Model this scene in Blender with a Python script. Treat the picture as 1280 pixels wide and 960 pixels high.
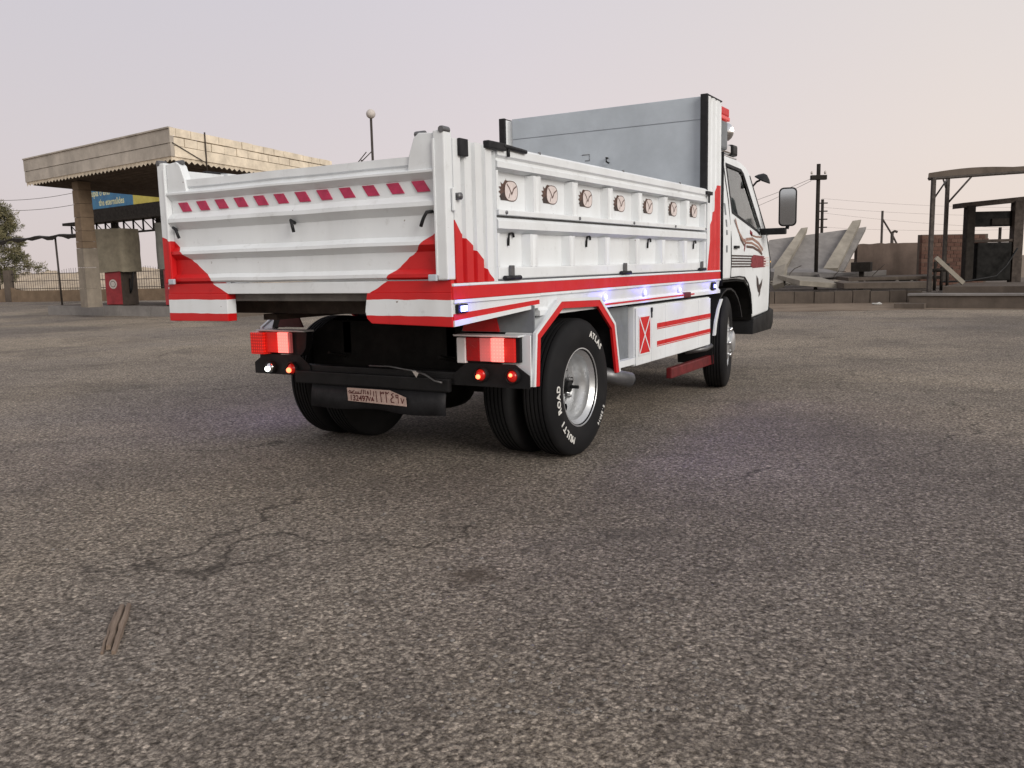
import bpy, bmesh, math, random
from mathutils import Vector, Matrix, noise
random.seed(7)
S = bpy.context.scene
for o in list(bpy.data.objects): bpy.data.objects.remove(o)
COL = S.collection
rad = math.radians

# ------------------------------------------------------------------ camera
CP = Vector((3.1128, -3.1681, 1.1033)); YAW, PITCH, ROLL, FPX = -.533, -.1364, -.0225, 1072.54
FW = Vector((math.sin(YAW)*math.cos(PITCH), math.cos(YAW)*math.cos(PITCH), math.sin(PITCH)))
_r = Vector((math.cos(YAW), -math.sin(YAW), 0)); _u = _r.cross(FW)
RT = math.cos(ROLL)*_r + math.sin(ROLL)*_u
UP = -math.sin(ROLL)*_r + math.cos(ROLL)*_u
cd = bpy.data.cameras.new('camera'); cam = bpy.data.objects.new('camera', cd); COL.objects.link(cam)
m = Matrix((RT, UP, -FW)).transposed().to_4x4(); m.translation = CP
cam.matrix_world = m
cd.sensor_width = 36; cd.lens = 36*FPX/1280; cd.clip_end = 6000; cd.clip_start = .05
S.camera = cam
S.render.resolution_x, S.render.resolution_y = 1024, 768

# ------------------------------------------------------------------ sky, sun, exposure
SUN_EL, SUN_AZ = rad(24), rad(114)          # azimuth measured from +Y towards +X
SD = Vector((math.sin(SUN_AZ)*math.cos(SUN_EL), math.cos(SUN_AZ)*math.cos(SUN_EL), math.sin(SUN_EL)))
W = bpy.data.worlds.new('World'); S.world = W; W.use_nodes = True
N, L = W.node_tree.nodes, W.node_tree.links; N.clear()
out = N.new('ShaderNodeOutputWorld')
sky = N.new('ShaderNodeTexSky'); sky.sky_type = 'NISHITA'; sky.sun_disc = False
sky.sun_elevation = SUN_EL; sky.sun_rotation = SUN_AZ; sky.dust_density = 3; sky.air_density = 1.0
b1 = N.new('ShaderNodeBackground'); b1.inputs[1].default_value = .08
L.new(sky.outputs[0], b1.inputs[0])
# a thin veil of evenly lit evening haze under the sky, warmer towards the low sun
tc = N.new('ShaderNodeTexCoord'); dt = N.new('ShaderNodeVectorMath'); dt.operation = 'DOT_PRODUCT'
L.new(tc.outputs['Generated'], dt.inputs[0]); dt.inputs[1].default_value = (math.sin(SUN_AZ), math.cos(SUN_AZ), 0)
def ramp_(f, stops):
    r = N.new('ShaderNodeValToRGB'); L.new(f, r.inputs[0]); e = r.color_ramp.elements
    while len(e) < len(stops): e.new(.5)
    for k, (p, c) in enumerate(stops): e[k].position = p; e[k].color = (*c, 1)
    return r.outputs[0]
mr = N.new('ShaderNodeMapRange'); mr.inputs[1].default_value = -1.0; mr.inputs[2].default_value = 1.0
L.new(dt.outputs['Value'], mr.inputs[0])
sp = N.new('ShaderNodeSeparateXYZ'); L.new(tc.outputs['Generated'], sp.inputs[0])
veil = ramp_(mr.outputs[0], [(0, (.63, .60, .63)), (.10, (.71, .665, .69)), (.27, (.775, .72, .69)), (.5, (.80, .765, .74)), (1, (.87, .825, .77))])
elev = ramp_(sp.outputs[2], [(0, (1.06, .975, .905)), (.12, (1.03, .98, .955)), (.36, (.92, .935, .975)), (1, (.82, .87, .97))])
mm = N.new('ShaderNodeMix'); mm.data_type = 'RGBA'; mm.blend_type = 'MULTIPLY'; mm.inputs[0].default_value = 1
L.new(veil, mm.inputs[6]); L.new(elev, mm.inputs[7])
b2 = N.new('ShaderNodeBackground'); b2.inputs[1].default_value = 1.0
L.new(mm.outputs[2], b2.inputs[0])
mx = N.new('ShaderNodeMixShader'); mx.inputs[0].default_value = .93
L.new(b1.outputs[0], mx.inputs[1]); L.new(b2.outputs[0], mx.inputs[2]); L.new(mx.outputs[0], out.inputs[0])

sl = bpy.data.lights.new('sun', 'SUN'); sl.energy = 2.1; sl.angle = rad(30); sl.color = (1, .95, .88)
so = bpy.data.objects.new('sun', sl); COL.objects.link(so)
so.rotation_euler = (-SD).to_track_quat('-Z', 'Y').to_euler(); so.location = (20, 10, 20)

S.view_settings.view_transform = 'Standard'; S.view_settings.look = 'None'
S.view_settings.exposure = .10; S.view_settings.gamma = 1

# ------------------------------------------------------------------ pixel helpers (photo pixels, 1280 x 960)
def ray(px, py): return FW + RT*((px-640)/FPX) - UP*((py-480)/FPX)
def at(px, py, d): return CP + ray(px, py)*d
def onz(px, py, z=0.): r = ray(px, py); return CP + r*((z-CP.z)/r.z)
def depth(P): return (P-CP).dot(FW)
def zpx(py, P, px=None):                      # height of photo row py at the distance of P
    d = P-CP; d.z = 0; dist = d.dot(Vector((FW.x, FW.y, 0)).normalized())
    if px is None:
        px = 640 + FPX*(P-CP).dot(RT)/depth(P)
    r = ray(px, py); h = Vector((r.x, r.y, 0)).dot(Vector((FW.x, FW.y, 0)).normalized())
    return CP.z + r.z*dist/h
HF = Vector((FW.x, FW.y, 0)).normalized(); HR = Vector((HF.y, -HF.x, 0))
VIEWROT = math.atan2(HR.y, HR.x)

# ------------------------------------------------------------------ materials
MATS = {}
class NT:
    def __init__(s, name):
        s.m = bpy.data.materials.new(name); s.m.use_nodes = True
        s.n, s.l = s.m.node_tree.nodes, s.m.node_tree.links
        s.b = s.n['Principled BSDF']; s.co = s.n.new('ShaderNodeTexCoord').outputs['Object']
    def noise(s, sc, det=4, rough=.6, co=None, dist=0):
        t = s.n.new('ShaderNodeTexNoise'); t.inputs['Scale'].default_value = sc
        t.inputs['Detail'].default_value = det; t.inputs['Roughness'].default_value = rough
        t.inputs['Distortion'].default_value = dist
        s.l.new(co or s.co, t.inputs['Vector']); return t.outputs[0]
    def scale(s, v, co=None):
        t = s.n.new('ShaderNodeMapping'); t.inputs['Scale'].default_value = v; s.l.new(co or s.co, t.inputs[0]); return t.outputs[0]
    def voro(s, sc, feat='F1', co=None, rnd=1):
        t = s.n.new('ShaderNodeTexVoronoi'); t.feature = feat; t.inputs['Scale'].default_value = sc
        t.inputs['Randomness'].default_value = rnd
        s.l.new(co or s.co, t.inputs['Vector']); return t
    def ramp(s, f, stops):
        t = s.n.new('ShaderNodeValToRGB'); s.l.new(f, t.inputs[0]); e = t.color_ramp.elements
        while len(e) < len(stops): e.new(.5)
        for k, (p, c) in enumerate(stops):
            e[k].position = p; e[k].color = (*c, 1) if len(c) == 3 else c
        return t.outputs[0]
    def rng(s, f, a, b, c, d):
        t = s.n.new('ShaderNodeMapRange'); s.l.new(f, t.inputs[0])
        for k, v in enumerate((a, b, c, d)): t.inputs[k+1].default_value = v
        return t.outputs[0]
    def mix(s, f, a, b, mode='MIX'):
        t = s.n.new('ShaderNodeMix'); t.data_type = 'RGBA'; t.blend_type = mode
        for soc, v in ((t.inputs[0], f), (t.inputs[6], a), (t.inputs[7], b)):
            if isinstance(v, (int, float)): soc.default_value = v
            elif isinstance(v, tuple): soc.default_value = (*v, 1)
            else: s.l.new(v, soc)
        return t.outputs[2]
    def math(s, op, a, b=0., c=None):
        t = s.n.new('ShaderNodeMath'); t.operation = op
        for k, v in enumerate((a, b, c)):
            if v is None: continue
            if isinstance(v, (int, float)): t.inputs[k].default_value = v
            else: s.l.new(v, t.inputs[k])
        return t.outputs[0]
    def xyz(s, co=None):
        t = s.n.new('ShaderNodeSeparateXYZ'); s.l.new(co or s.co, t.inputs[0]); return t.outputs
    def bump(s, f, st, dist, prev=None):
        t = s.n.new('ShaderNodeBump'); t.inputs['Strength'].default_value = st; t.inputs['Distance'].default_value = dist
        s.l.new(f, t.inputs['Height'])
        if prev: s.l.new(prev, t.inputs['Normal'])
        return t.outputs[0]
    def fin(s, col=None, rough=.6, metal=0, nrm=None, spec=None):
        if col is not None:
            if isinstance(col, tuple): s.b.inputs['Base Color'].default_value = (*col, 1)
            else: s.l.new(col, s.b.inputs['Base Color'])
        if isinstance(rough, (int, float)): s.b.inputs['Roughness'].default_value = rough
        else: s.l.new(rough, s.b.inputs['Roughness'])
        s.b.inputs['Metallic'].default_value = metal
        if spec is not None: s.b.inputs['Specular IOR Level'].default_value = spec
        if nrm: s.l.new(nrm, s.b.inputs['Normal'])
        return s.m

def plain(name, col, rough=.6, metal=0, var=.25, sc=8, bump=0.15, spec=None, bd=.004):
    """one colour with mottled wear"""
    t = NT(name); n = t.noise(sc, 6, .65)
    c = t.mix(t.rng(n, .3, .7, 0, 1), tuple(v*(1-var) for v in col), tuple(min(1, v*(1+var*.6)) for v in col))
    return t.fin(c, t.rng(n, .3, .7, min(1, rough+.1), max(.05, rough-.1)), metal, t.bump(n, bump, bd) if bump else None, spec)

WHITE = (.70, .725, .745); RED = (.54, .006, .008)
def paint_wear(t, c, grime=.5, rust=True):
    """grime streaks, scuffs, rust chips and dents over a paint colour socket"""
    st = t.noise(2.2, 5, .65, t.scale((1, 1, .25)))
    c = t.mix(t.rng(st, .45, .80, 0, grime*.75), c, (.60, .57, .53), 'MULTIPLY')
    sc = t.noise(14, 6, .7)
    c = t.mix(t.rng(sc, .58, .80, 0, .5), c, (.55, .53, .50), 'MULTIPLY')
    if rust:
        ru = t.noise(34, 3, .5)
        c = t.mix(t.rng(ru, .755, .775, 0, .75), c, (.10, .045, .022))
    dents = t.bump(t.noise(3.2, 2, .4), .55, .03)
    return c, t.bump(sc, .06, .004, dents), t.rng(sc, .3, .75, .38, .60)

def m_white():
    t = NT('white_paint'); c, n, r = paint_wear(t, t.mix(0, WHITE, WHITE)); return t.fin(c, r, 0, n)
def m_red():
    t = NT('red_paint'); c, n, r = paint_wear(t, t.mix(0, RED, RED), .35); return t.fin(c, r, 0, n)
def curve_node(t, f, pts, lo, hi):
    """piecewise linear map of socket f (range lo..hi) through pts [(f, value)]"""
    fc = t.n.new('ShaderNodeFloatCurve'); cu = fc.mapping.curves[0]
    vs = [v for _, v in pts]; v0, v1 = min(vs), max(vs)
    P = [((a-lo)/(hi-lo), (v-v0)/(v1-v0)) for a, v in pts]; P.sort()
    while len(cu.points) < len(P): cu.points.new(.5, .5)
    for k, (a, v) in enumerate(P): cu.points[k].location = (a, v); cu.points[k].handle_type = 'VECTOR'
    fc.mapping.update()
    t.l.new(t.rng(f, lo, hi, 0, 1), fc.inputs['Value'])
    return t.rng(fc.outputs[0], 0, 1, v0, v1)
def m_tail():
    """white tailgate with the red painted corners (wavy hand-masked edge)"""
    t = NT('tailgate_paint'); x, y, z = t.xyz()
    ax = t.math('ABSOLUTE', x)
    th = curve_node(t, z, [(.99, .475), (1.045, .585), (1.075, .60), (1.11, .66), (1.155, .715), (1.165, .735), (1.20, .78), (1.25, .85), (1.29, .90), (1.32, 1.0)], .9, 1.4)
    wob = t.rng(t.noise(9, 2), 0, 1, -.02, .02)
    msk = t.math('GREATER_THAN', ax, t.math('ADD', th, wob))
    c, n, r = paint_wear(t, t.mix(msk, WHITE, RED)); return t.fin(c, r, 0, n)
def m_post():
    """fluted side posts: red flame-shaped lower paint at both ends of the bed"""
    t = NT('side_post_paint'); x, y, z = t.xyz()
    a = curve_node(t, z, [(1.0, .40), (1.035, .372), (1.07, .32), (1.137, .269), (1.203, .178), (1.256, .082), (1.343, .01), (1.40, -.1)], 1.0, 1.8)
    b = curve_node(t, z, [(1.0, 3.62), (1.035, 3.63), (1.25, 3.69), (1.50, 3.755), (1.51, 3.80), (1.72, 3.86), (1.73, 4.1)], 1.0, 1.8)
    msk = t.math('MAXIMUM', t.math('LESS_THAN', y, a), t.math('GREATER_THAN', y, b))
    c, n, r = paint_wear(t, t.mix(msk, WHITE, RED)); return t.fin(c, r, 0, n)
def m_block():
    t = NT('striped_block_paint'); x, y, z = t.xyz()
    zz = t.math('ADD', z, t.rng(t.noise(6, 2), 0, 1, -.006, .006))
    msk = t.math('MULTIPLY', t.math('GREATER_THAN', zz, .888), t.math('LESS_THAN', zz, .962))
    c, n, r = paint_wear(t, t.mix(msk, RED, WHITE), .6); return t.fin(c, r, 0, n)
def m_rubber():
    t = NT('tyre_rubber'); n = t.noise(30, 5); d = t.noise(3, 3)
    c = t.mix(t.rng(d, .45, .9, 0, .5), (.009, .009, .010), (.035, .032, .03))
    return t.fin(c, .72, 0, t.bump(n, .15, .002), .18)
def m_asphalt():
    t = NT('asphalt'); co = t.co
    v1 = t.voro(74, co=co); g1 = t.noise(46, 6, .66, co, .25); g2 = t.noise(120, 4, .68, co); fine = t.noise(200, 3, .7, co)
    mid = t.noise(5, 6, .72, co); big = t.noise(.55, 5, .62, co, .3); dust = t.noise(.17, 4, .55, co, .6)
    # broad tints: sandy, grey-mauve and dark worn areas
    c = t.mix(t.rng(dust, .40, .58, 0, 1), (.275, .246, .222), (.45, .392, .325))
    c = t.mix(t.rng(t.noise(.23, 3, .5, co, .4), .50, .66, 0, .6), c, (.28, .258, .25))
    c = t.mix(t.rng(big, .36, .52, .50, 0), c, (.175, .156, .142))
    c = t.mix(t.rng(big, .55, .70, 0, .45), c, (.40, .36, .32))
    # binder and stones
    stone = t.ramp(v1.outputs['Color'], [(0, (.50, .48, .46)), (.5, (.90, .89, .88)), (.85, (1.3, 1.28, 1.25)), (1, (1.9, 1.85, 1.8))])
    c = t.mix(1., c, stone, 'MULTIPLY')
    k1 = t.ramp(g1, [(.34, (.30, .28, .26)), (.46, (.80, .79, .78)), (.56, (1.25, 1.24, 1.22)), (.68, (1.40, 1.38, 1.36))])
    k2 = t.ramp(g2, [(.34, (.48, .46, .44)), (.5, (1., 1., 1.)), (.66, (1.42, 1.41, 1.38))])
    c = t.mix(1., t.mix(1., c, k1, 'MULTIPLY'), k2, 'MULTIPLY')
    gap = t.rng(v1.outputs['Distance'], .42, .80, 0, 1)
    c = t.mix(t.math('MULTIPLY', gap, .5), c, (.06, .052, .046))
    pits = t.rng(t.noise(13, 6, .68, co, .5), .655, .70, 0, .9)
    c = t.mix(pits, c, (.035, .030, .027))
    c = t.mix(t.rng(mid, .34, .50, .40, 0), c, (.10, .086, .076))
    stain = t.rng(t.noise(.9, 3, .6, co, .8), .65, .76, 0, .45)
    c = t.mix(stain, c, (.09, .08, .073))
    # one soft brown soil stain on the lot
    ds = t.n.new('ShaderNodeVectorMath'); ds.operation = 'DISTANCE'; t.l.new(co, ds.inputs[0]); ds.inputs[1].default_value = tuple(onz(594, 719))
    sd = t.math('ADD', ds.outputs['Value'], t.rng(t.noise(14, 4, .6, co), .3, .7, -.05, .05))
    c = t.mix(t.rng(sd, .03, .13, .7, 0), c, (.085, .066, .050))
    # thin dark cracks
    wob = t.n.new('ShaderNodeVectorMath'); wob.operation = 'ADD'; nz = t.n.new('ShaderNodeTexNoise'); nz.inputs['Scale'].default_value = 1.6; nz.inputs['Detail'].default_value = 5
    t.l.new(co, nz.inputs['Vector']); t.l.new(co, wob.inputs[0]); t.l.new(nz.outputs['Color'], wob.inputs[1])
    cr = t.voro(.33, 'DISTANCE_TO_EDGE', wob.outputs[0])
    crk = t.math('MULTIPLY', t.rng(cr.outputs['Distance'], .0, .006, 1, 0), t.rng(t.noise(.6, 3, .6, co), .46, .58, 0, .75))
    c = t.mix(crk, c, (.04, .034, .03))
    h = t.math('ADD', t.math('MULTIPLY', t.math('SUBTRACT', 1., gap), .5), t.math('ADD', t.math('MULTIPLY', g1, 1.6), t.math('ADD', t.math('MULTIPLY', g2, .8), t.math('MULTIPLY', fine, .3))))
    nb = t.bump(mid, .4, .03, None); nb = t.bump(h, 1., .016, nb)
    return t.fin(c, .9, 0, nb, .15)
def m_earth():
    t = NT('dry_earth'); n = t.noise(1.2, 8, .7); k = t.noise(24, 4, .7)
    c = t.mix(t.rng(n, .35, .65, 0, 1), (.14, .105, .078), (.235, .185, .14))
    c = t.mix(t.rng(k, .5, .75, 0, .5), c, (.30, .26, .22))
    return t.fin(c, .95, 0, t.bump(k, .5, .02, t.bump(n, .5, .1)), .1)
def m_concrete(name, col, streak=.5, sc=1.0):
    t = NT(name); n = t.noise(4*sc, 8, .68); s = t.noise(2.6*sc, 5, .7, t.scale((1, 1, .15))); p = t.noise(42*sc, 4)
    c = t.mix(t.rng(n, .3, .7, 0, 1), tuple(v*.70 for v in col), tuple(min(1, v*1.15) for v in col))
    c = t.mix(t.rng(s, .48, .75, 0, streak), c, tuple(v*.38 for v in col))
    return t.fin(c, .9, 0, t.bump(p, .25, .006, t.bump(n, .3, .02)), .2)
def m_emit(name, col, st, base=None, pat=None):
    t = NT(name); t.b.inputs['Base Color'].default_value = (*(base or col), 1)
    t.b.inputs['Emission Color'].default_value = (*col, 1); t.b.inputs['Emission Strength'].default_value = st
    t.b.inputs['Roughness'].default_value = .25
    if pat:                                     # LED dot grid
        v = t.voro(pat, rnd=0); f = t.rng(v.outputs['Distance'], .25, .5, st, st*.25); t.l.new(f, t.b.inputs['Emission Strength'])
    return t.m
def m_glass(name, tint, rough=.03):
    t = NT(name); t.b.inputs['Base Color'].default_value = (*tint, 1); t.b.inputs['Roughness'].default_value = rough
    t.b.inputs['Transmission Weight'].default_value = 1; t.b.inputs['IOR'].default_value = 1.45; return t.m
def m_board(split):
    """printed billboard: blue part and yellow part, mottled print"""
    t = NT('billboard_print'); x, y, z = t.xyz(); n = t.noise(1.6, 5, .7)
    blue = t.mix(t.rng(n, .35, .7, 0, 1), (.012, .10, .23), (.03, .20, .36))
    yel = t.mix(t.rng(n, .35, .7, 0, 1), (.42, .34, .04), (.58, .50, .10))
    return t.fin(t.mix(t.math('GREATER_THAN', x, split), blue, yel), .5)

M = {}
M['white'] = m_white(); M['red'] = m_red(); M['tail'] = m_tail(); M['post'] = m_post(); M['block'] = m_block()
M['inner'] = plain('headboard_grey_blue', (.43, .475, .525), .5, 0, .16, 2.2, .2, bd=.02)
M['floor'] = plain('bed_floor_steel', (.16, .15, .14), .6, .3, .4, 6)
M['rubber'] = m_rubber()
M['black'] = plain('black_paint', (.012, .012, .013), .5, 0, .4, 9, spec=.22)
M['trim'] = plain('black_rubber_trim', (.016, .016, .018), .6, 0, .3, 20, spec=.25)
M['chassis'] = plain('chassis_black', (.009, .0085, .008), .62, 0, .6, 7, .3, spec=.12)
M['rust'] = plain('rusty_brown_steel', (.05, .036, .028), .8, .1, .5, 9, .4)
M['steel'] = plain('dull_steel', (.16, .16, .165), .45, .7, .3, 16)
M['rim'] = plain('silver_rim', (.56, .57, .58), .34, .75, .2, 10, .1)
M['chrome'] = plain('chrome', (.72, .72, .73), .14, 1, .1, 12, 0)
M['letter'] = plain('white_tyre_lettering', (.66, .65, .62), .7, 0, .25, 60, 0)
M['refl'] = plain('magenta_red_reflector', (.42, .016, .075), .35, 0, .25, 30, .1)
M['grey'] = plain('grey_panel', (.17, .185, .20), .5, 0, .3, 4)
M['dred'] = plain('dark_red_paint', (.12, .006, .008), .5, 0, .5, 10)
M['decal_b'] = plain('brown_decal', (.10, .055, .042), .6, 0, .4, 40, 0)
M['decal_k'] = plain('dark_decal', (.045, .030, .026), .6, 0, .4, 40, 0)
M['decal_p'] = plain('pink_decal', (.66, .58, .56), .5, 0, .12, 40, 0)
M['decal_t'] = plain('tan_decal', (.30, .17, .13), .5, 0, .3, 30, 0)
M['decal_red'] = plain('dark_red_decal', (.20, .012, .02), .5, 0, .3, 30, 0)
M['plate'] = plain('pinkish_plate', (.52, .38, .33), .55, .1, .25, 30, .1)
M['plate_ink'] = plain('dark_red_ink', (.09, .010, .008), .6, 0, .3, 30, 0)
M['glass'] = m_glass('window_glass', (.80, .88, .88)); M['seat'] = plain('seat_fabric', (.035, .034, .036), .9)
t = NT('mirror_glass'); M['mirror'] = t.fin((.50, .57, .66), .05, 1)
M['lens_red'] = plain('red_lens', (.34, .006, .008), .2, 0, .2, 30, 0)
M['lens_pink'] = m_emit('pink_led_lens', (1, .14, .14), .45, (.5, .2, .2), 55)
M['led_red'] = m_emit('lit_red_led', (1, .22, .18), 5.5, (.8, .1, .1), 55)
M['lens_lit'] = m_emit('lit_red_lens', (1, .03, .015), .5, (.5, .02, .02), 55)
M['bulb_red'] = m_emit('lit_red_bulb', (1, .17, .07), 4)
M['fog_red'] = m_emit('lit_fog_lens', (1, .03, .01), .14, (.4, .01, .01))
M['bulb_white'] = m_emit('lit_white_bulb', (.95, 1, .93), 7)
M['led_blue'] = m_emit('lit_blue_white_led', (.17, .21, 1), 4.0, (.7, .75, 1))
M['amber'] = m_emit('lit_amber_lens', (1, .55, .12), 2.2)
M['soil'] = plain('brown_soil', (.13, .098, .072), .95, 0, .5, 60, .6)
M['asphalt'] = m_asphalt(); M['earth'] = m_earth()
M['plaster'] = m_concrete('old_plaster', (.47, .42, .365), .3, .5)
M['stone'] = m_concrete('pale_stone_block', (.78, .68, .54), .15, .7)
M['mortar'] = m_concrete('mortar', (.20, .165, .13), .3)
M['column'] = m_concrete('stained_stone_cladding', (.20, .145, .10), .45, .7)  # stained stone, base tone lowered to hold the canopy's shade
M['column_low'] = m_concrete('worn_column_plaster', (.25, .215, .175), .5, .7)
M['conc'] = m_concrete('grey_concrete', (.235, .22, .21), .35, .5)
M['conc_l'] = m_concrete('pale_concrete_rib', (.29, .262, .22), .3, .5)
M['conc_d'] = m_concrete('dirty_concrete', (.115, .093, .077), .6, .6)
M['conc_b'] = m_concrete('brown_wall_plaster', (.135, .10, .082), .65, .45)
M['ceiling'] = m_concrete('sooty_corrugated_sheet', (.13, .10, .078), .5)
M['bricks'] = [m_concrete('red_brick_%d' % k, tuple(v*.8 for v in c), .5, 2) for k, c in enumerate([(.125, .066, .050), (.105, .055, .043), (.15, .085, .064)])]
M['iron'] = plain('rusty_iron', (.05, .040, .034), .75, .2, .4, 12)
M['tarp'] = plain('faded_tarp', (.245, .215, .16), .85, 0, .25, 5, .3)
M['tarp_g'] = plain('grey_green_tarp', (.165, .162, .145), .85, 0, .25, 5, .3)
M['pump'] = plain('faded_red_pump_paint', (.28, .022, .03), .5, 0, .35, 4)
M['pump_side'] = plain('dark_pump_side', (.05, .035, .026), .7, 0, .4, 4)
M['logo'] = plain('white_logo', (.50, .46, .43), .6, 0, .2, 20, 0)
M['wood'] = None
t = NT('weathered_wood'); g = t.noise(7, 8, .75, t.scale((12, .8, 12)))
M['wood'] = t.fin(t.ramp(g, [(.2, (.055, .038, .028)), (.5, (.19, .14, .105)), (.8, (.33, .265, .21))]), .9, 0, t.bump(g, .8, .006))
M['bark'] = plain('bark', (.07, .05, .037), .95, 0, .4, 12, .6)
t = NT('pine_foliage'); g = t.noise(2.2, 3)
M['leaf'] = t.fin(t.mix(t.rng(g, .35, .65, 0, 1), (.085, .085, .040), (.19, .165, .085)), .8)
M['rubble'] = m_concrete('sandy_rubble', (.42, .345, .265), .25, .25)
M['pebble'] = plain('pebbles', (.19, .175, .16), .9, 0, .5, 30, .2)
M['paper'] = plain('litter_paper', (.55, .54, .52), .8, 0, .2, 20, .1)
M['dark'] = plain('dark_machinery', (.024, .020, .017), .75, 0, .4, 8, spec=.15)

# ------------------------------------------------------------------ mesh helpers
def link(name, me, mat, parent=None, label=None, cat=None, group=None, kind=None, smooth=False):
    o = bpy.data.objects.new(name, me); COL.objects.link(o)
    for mm in (mat if isinstance(mat, (list, tuple)) else [mat]):
        if mm: me.materials.append(mm)
    if parent: o.parent = parent
    tag(o, label, cat, group, kind)
    if smooth: me.shade_smooth() if hasattr(me, 'shade_smooth') else None
    return o
def tag(o, label=None, cat=None, group=None, kind=None):
    if label: o['label'] = label
    if cat: o['category'] = cat
    if group: o['group'] = group
    if kind: o['kind'] = kind
def empty(name, loc, label=None, cat=None, group=None):
    o = bpy.data.objects.new(name, None); COL.objects.link(o); o.location = loc; o.empty_display_size = .2
    tag(o, label, cat, group); return o
class B:
    """collects shapes into one mesh; matrix X places them (world space)"""
    def __init__(s, X=None): s.bm = bmesh.new(); s.X = X or Matrix()
    def poly(s, vs, fs, mi=0):
        V = [s.bm.verts.new(s.X @ Vector(v)) for v in vs]; out = []
        for f in fs:
            try: F = s.bm.faces.new([V[k] for k in f]); F.material_index = mi; out.append(F)
            except ValueError: pass
        return V
    def box(s, x, y, z, bev=0., mi=0, jit=0.):
        vs = [(a, b, c) for c in z for b in y for a in x]
        if jit: vs = [tuple(v+random.uniform(-jit, jit) for v in w) for w in vs]
        V = s.poly(vs, [(0, 2, 3, 1), (4, 5, 7, 6), (0, 1, 5, 4), (2, 6, 7, 3), (0, 4, 6, 2), (1, 3, 7, 5)], mi)
        if bev:
            es = list({e for v in V for e in v.link_edges})
            bmesh.ops.bevel(s.bm, geom=es, offset=bev, segments=2, profile=.6, affect='EDGES', material=-1)
        return s
    def prism(s, pts, axis, a, b, mi=0, bev=0.):
        """closed 2D outline extruded along an axis; pts are the two other axes in x,y,z order"""
        def v(p, h): return (h, *p) if axis == 0 else (p[0], h, p[1]) if axis == 1 else (*p, h)
        n = len(pts); V = s.poly([v(p, a) for p in pts]+[v(p, b) for p in pts],
            [tuple(range(n))[::-1], tuple(range(n, 2*n))]+[(k, (k+1) % n, n+(k+1) % n, n+k) for k in range(n)], mi)
        if bev:
            es = list({e for w in V for e in w.link_edges})
            bmesh.ops.bevel(s.bm, geom=es, offset=bev, segments=2, profile=.6, affect='EDGES', material=-1)
        return s
    def tube(s, pts, r, n=8, mi=0, cap=True, ry=None):
        pts = [Vector(p) for p in pts]; rs = r if isinstance(r, (list, tuple)) else [r]*len(pts); rings = []
        for k, p in enumerate(pts):
            d = (pts[min(k+1, len(pts)-1)]-pts[max(k-1, 0)]).normalized()
            a = d.cross(Vector((0, 0, 1)) if abs(d.z) < .9 else Vector((1, 0, 0))).normalized(); c = d.cross(a)
            rings.append([s.bm.verts.new(s.X @ (p+(a*math.cos(6.2832*j/n)+c*math.sin(6.2832*j/n))*rs[k])) for j in range(n)])
        for k in range(len(rings)-1):
            for j in range(n):
                F = s.bm.faces.new((rings[k][j], rings[k][(j+1) % n], rings[k+1][(j+1) % n], rings[k+1][j])); F.material_index = mi; F.smooth = True
        if cap:
            for rg in (rings[0], rings[-1]):
                F = s.bm.faces.new(rg); F.material_index = mi
        return s
    def lathe(s, prof, c, axis='X', n=48, mi=0, closed=False):
        """prof: list of (radius, offset along axis)"""
        c = Vector(c); rings = []
        for r, h in prof:
            ring = []
            for j in range(n):
                a = 6.28318*j/n; u, w = r*math.cos(a), r*math.sin(a)
                ring.append(s.bm.verts.new(s.X @ (c+(Vector((h, u, w)) if axis == 'X' else Vector((u, h, w)) if axis == 'Y' else Vector((u, w, h))))))
            rings.append(ring)
        K = len(rings)
        for k in range(K if closed else K-1):
            A, Bq = rings[k], rings[(k+1) % K]
            for j in range(n):
                F = s.bm.faces.new((A[j], A[(j+1) % n], Bq[(j+1) % n], Bq[j])); F.material_index = mi; F.smooth = True
        if not closed:
            for rg, (r, h) in ((rings[0], prof[0]), (rings[-1], prof[-1])):
                if r > 1e-4: F = s.bm.faces.new(rg); F.material_index = mi
        return s
    def sphere(s, c, r, sub=2, mi=0, sq=(1, 1, 1)):
        g = bmesh.ops.create_icosphere(s.bm, subdivisions=sub, radius=r, matrix=s.X @ Matrix.Translation(c) @ Matrix.Diagonal((*sq, 1)))
        for v in g['verts']:
            for f in v.link_faces: f.material_index = mi; f.smooth = True
        return s
    def build(s, name, mat, parent=None, smooth=None, org=None, **k):
        bmesh.ops.recalc_face_normals(s.bm, faces=s.bm.faces)
        if org is not None: bmesh.ops.translate(s.bm, verts=s.bm.verts, vec=-Vector(org))
        me = bpy.data.meshes.new(name); s.bm.to_mesh(me); s.bm.free()
        if smooth is not None:
            for p in me.polygons: p.use_smooth = True
            me.set_sharp_from_angle(angle=rad(smooth))
        o = link(name, me, mat, parent, **k)
        if org is not None: o.location = org
        return o
def text_mesh(b, s, size, X, mi=0, ext=.0):
    """adds the letters of s, flat, to builder b, placed by matrix X"""
    cu = bpy.data.curves.new('t', 'FONT'); cu.body = s; cu.size = size; cu.align_x = 'CENTER'; cu.extrude = ext; cu.resolution_u = 3; cu.offset = size*.026
    ob = bpy.data.objects.new('t', cu); COL.objects.link(ob)
    bpy.context.view_layer.update()
    me = bpy.data.meshes.new_from_object(ob.evaluated_get(bpy.context.evaluated_depsgraph_get()))
    bpy.data.objects.remove(ob); bpy.data.curves.remove(cu)
    b.poly([tuple(X @ v.co) for v in me.vertices], [tuple(p.vertices) for p in me.polygons], mi); bpy.data.meshes.remove(me)
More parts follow.
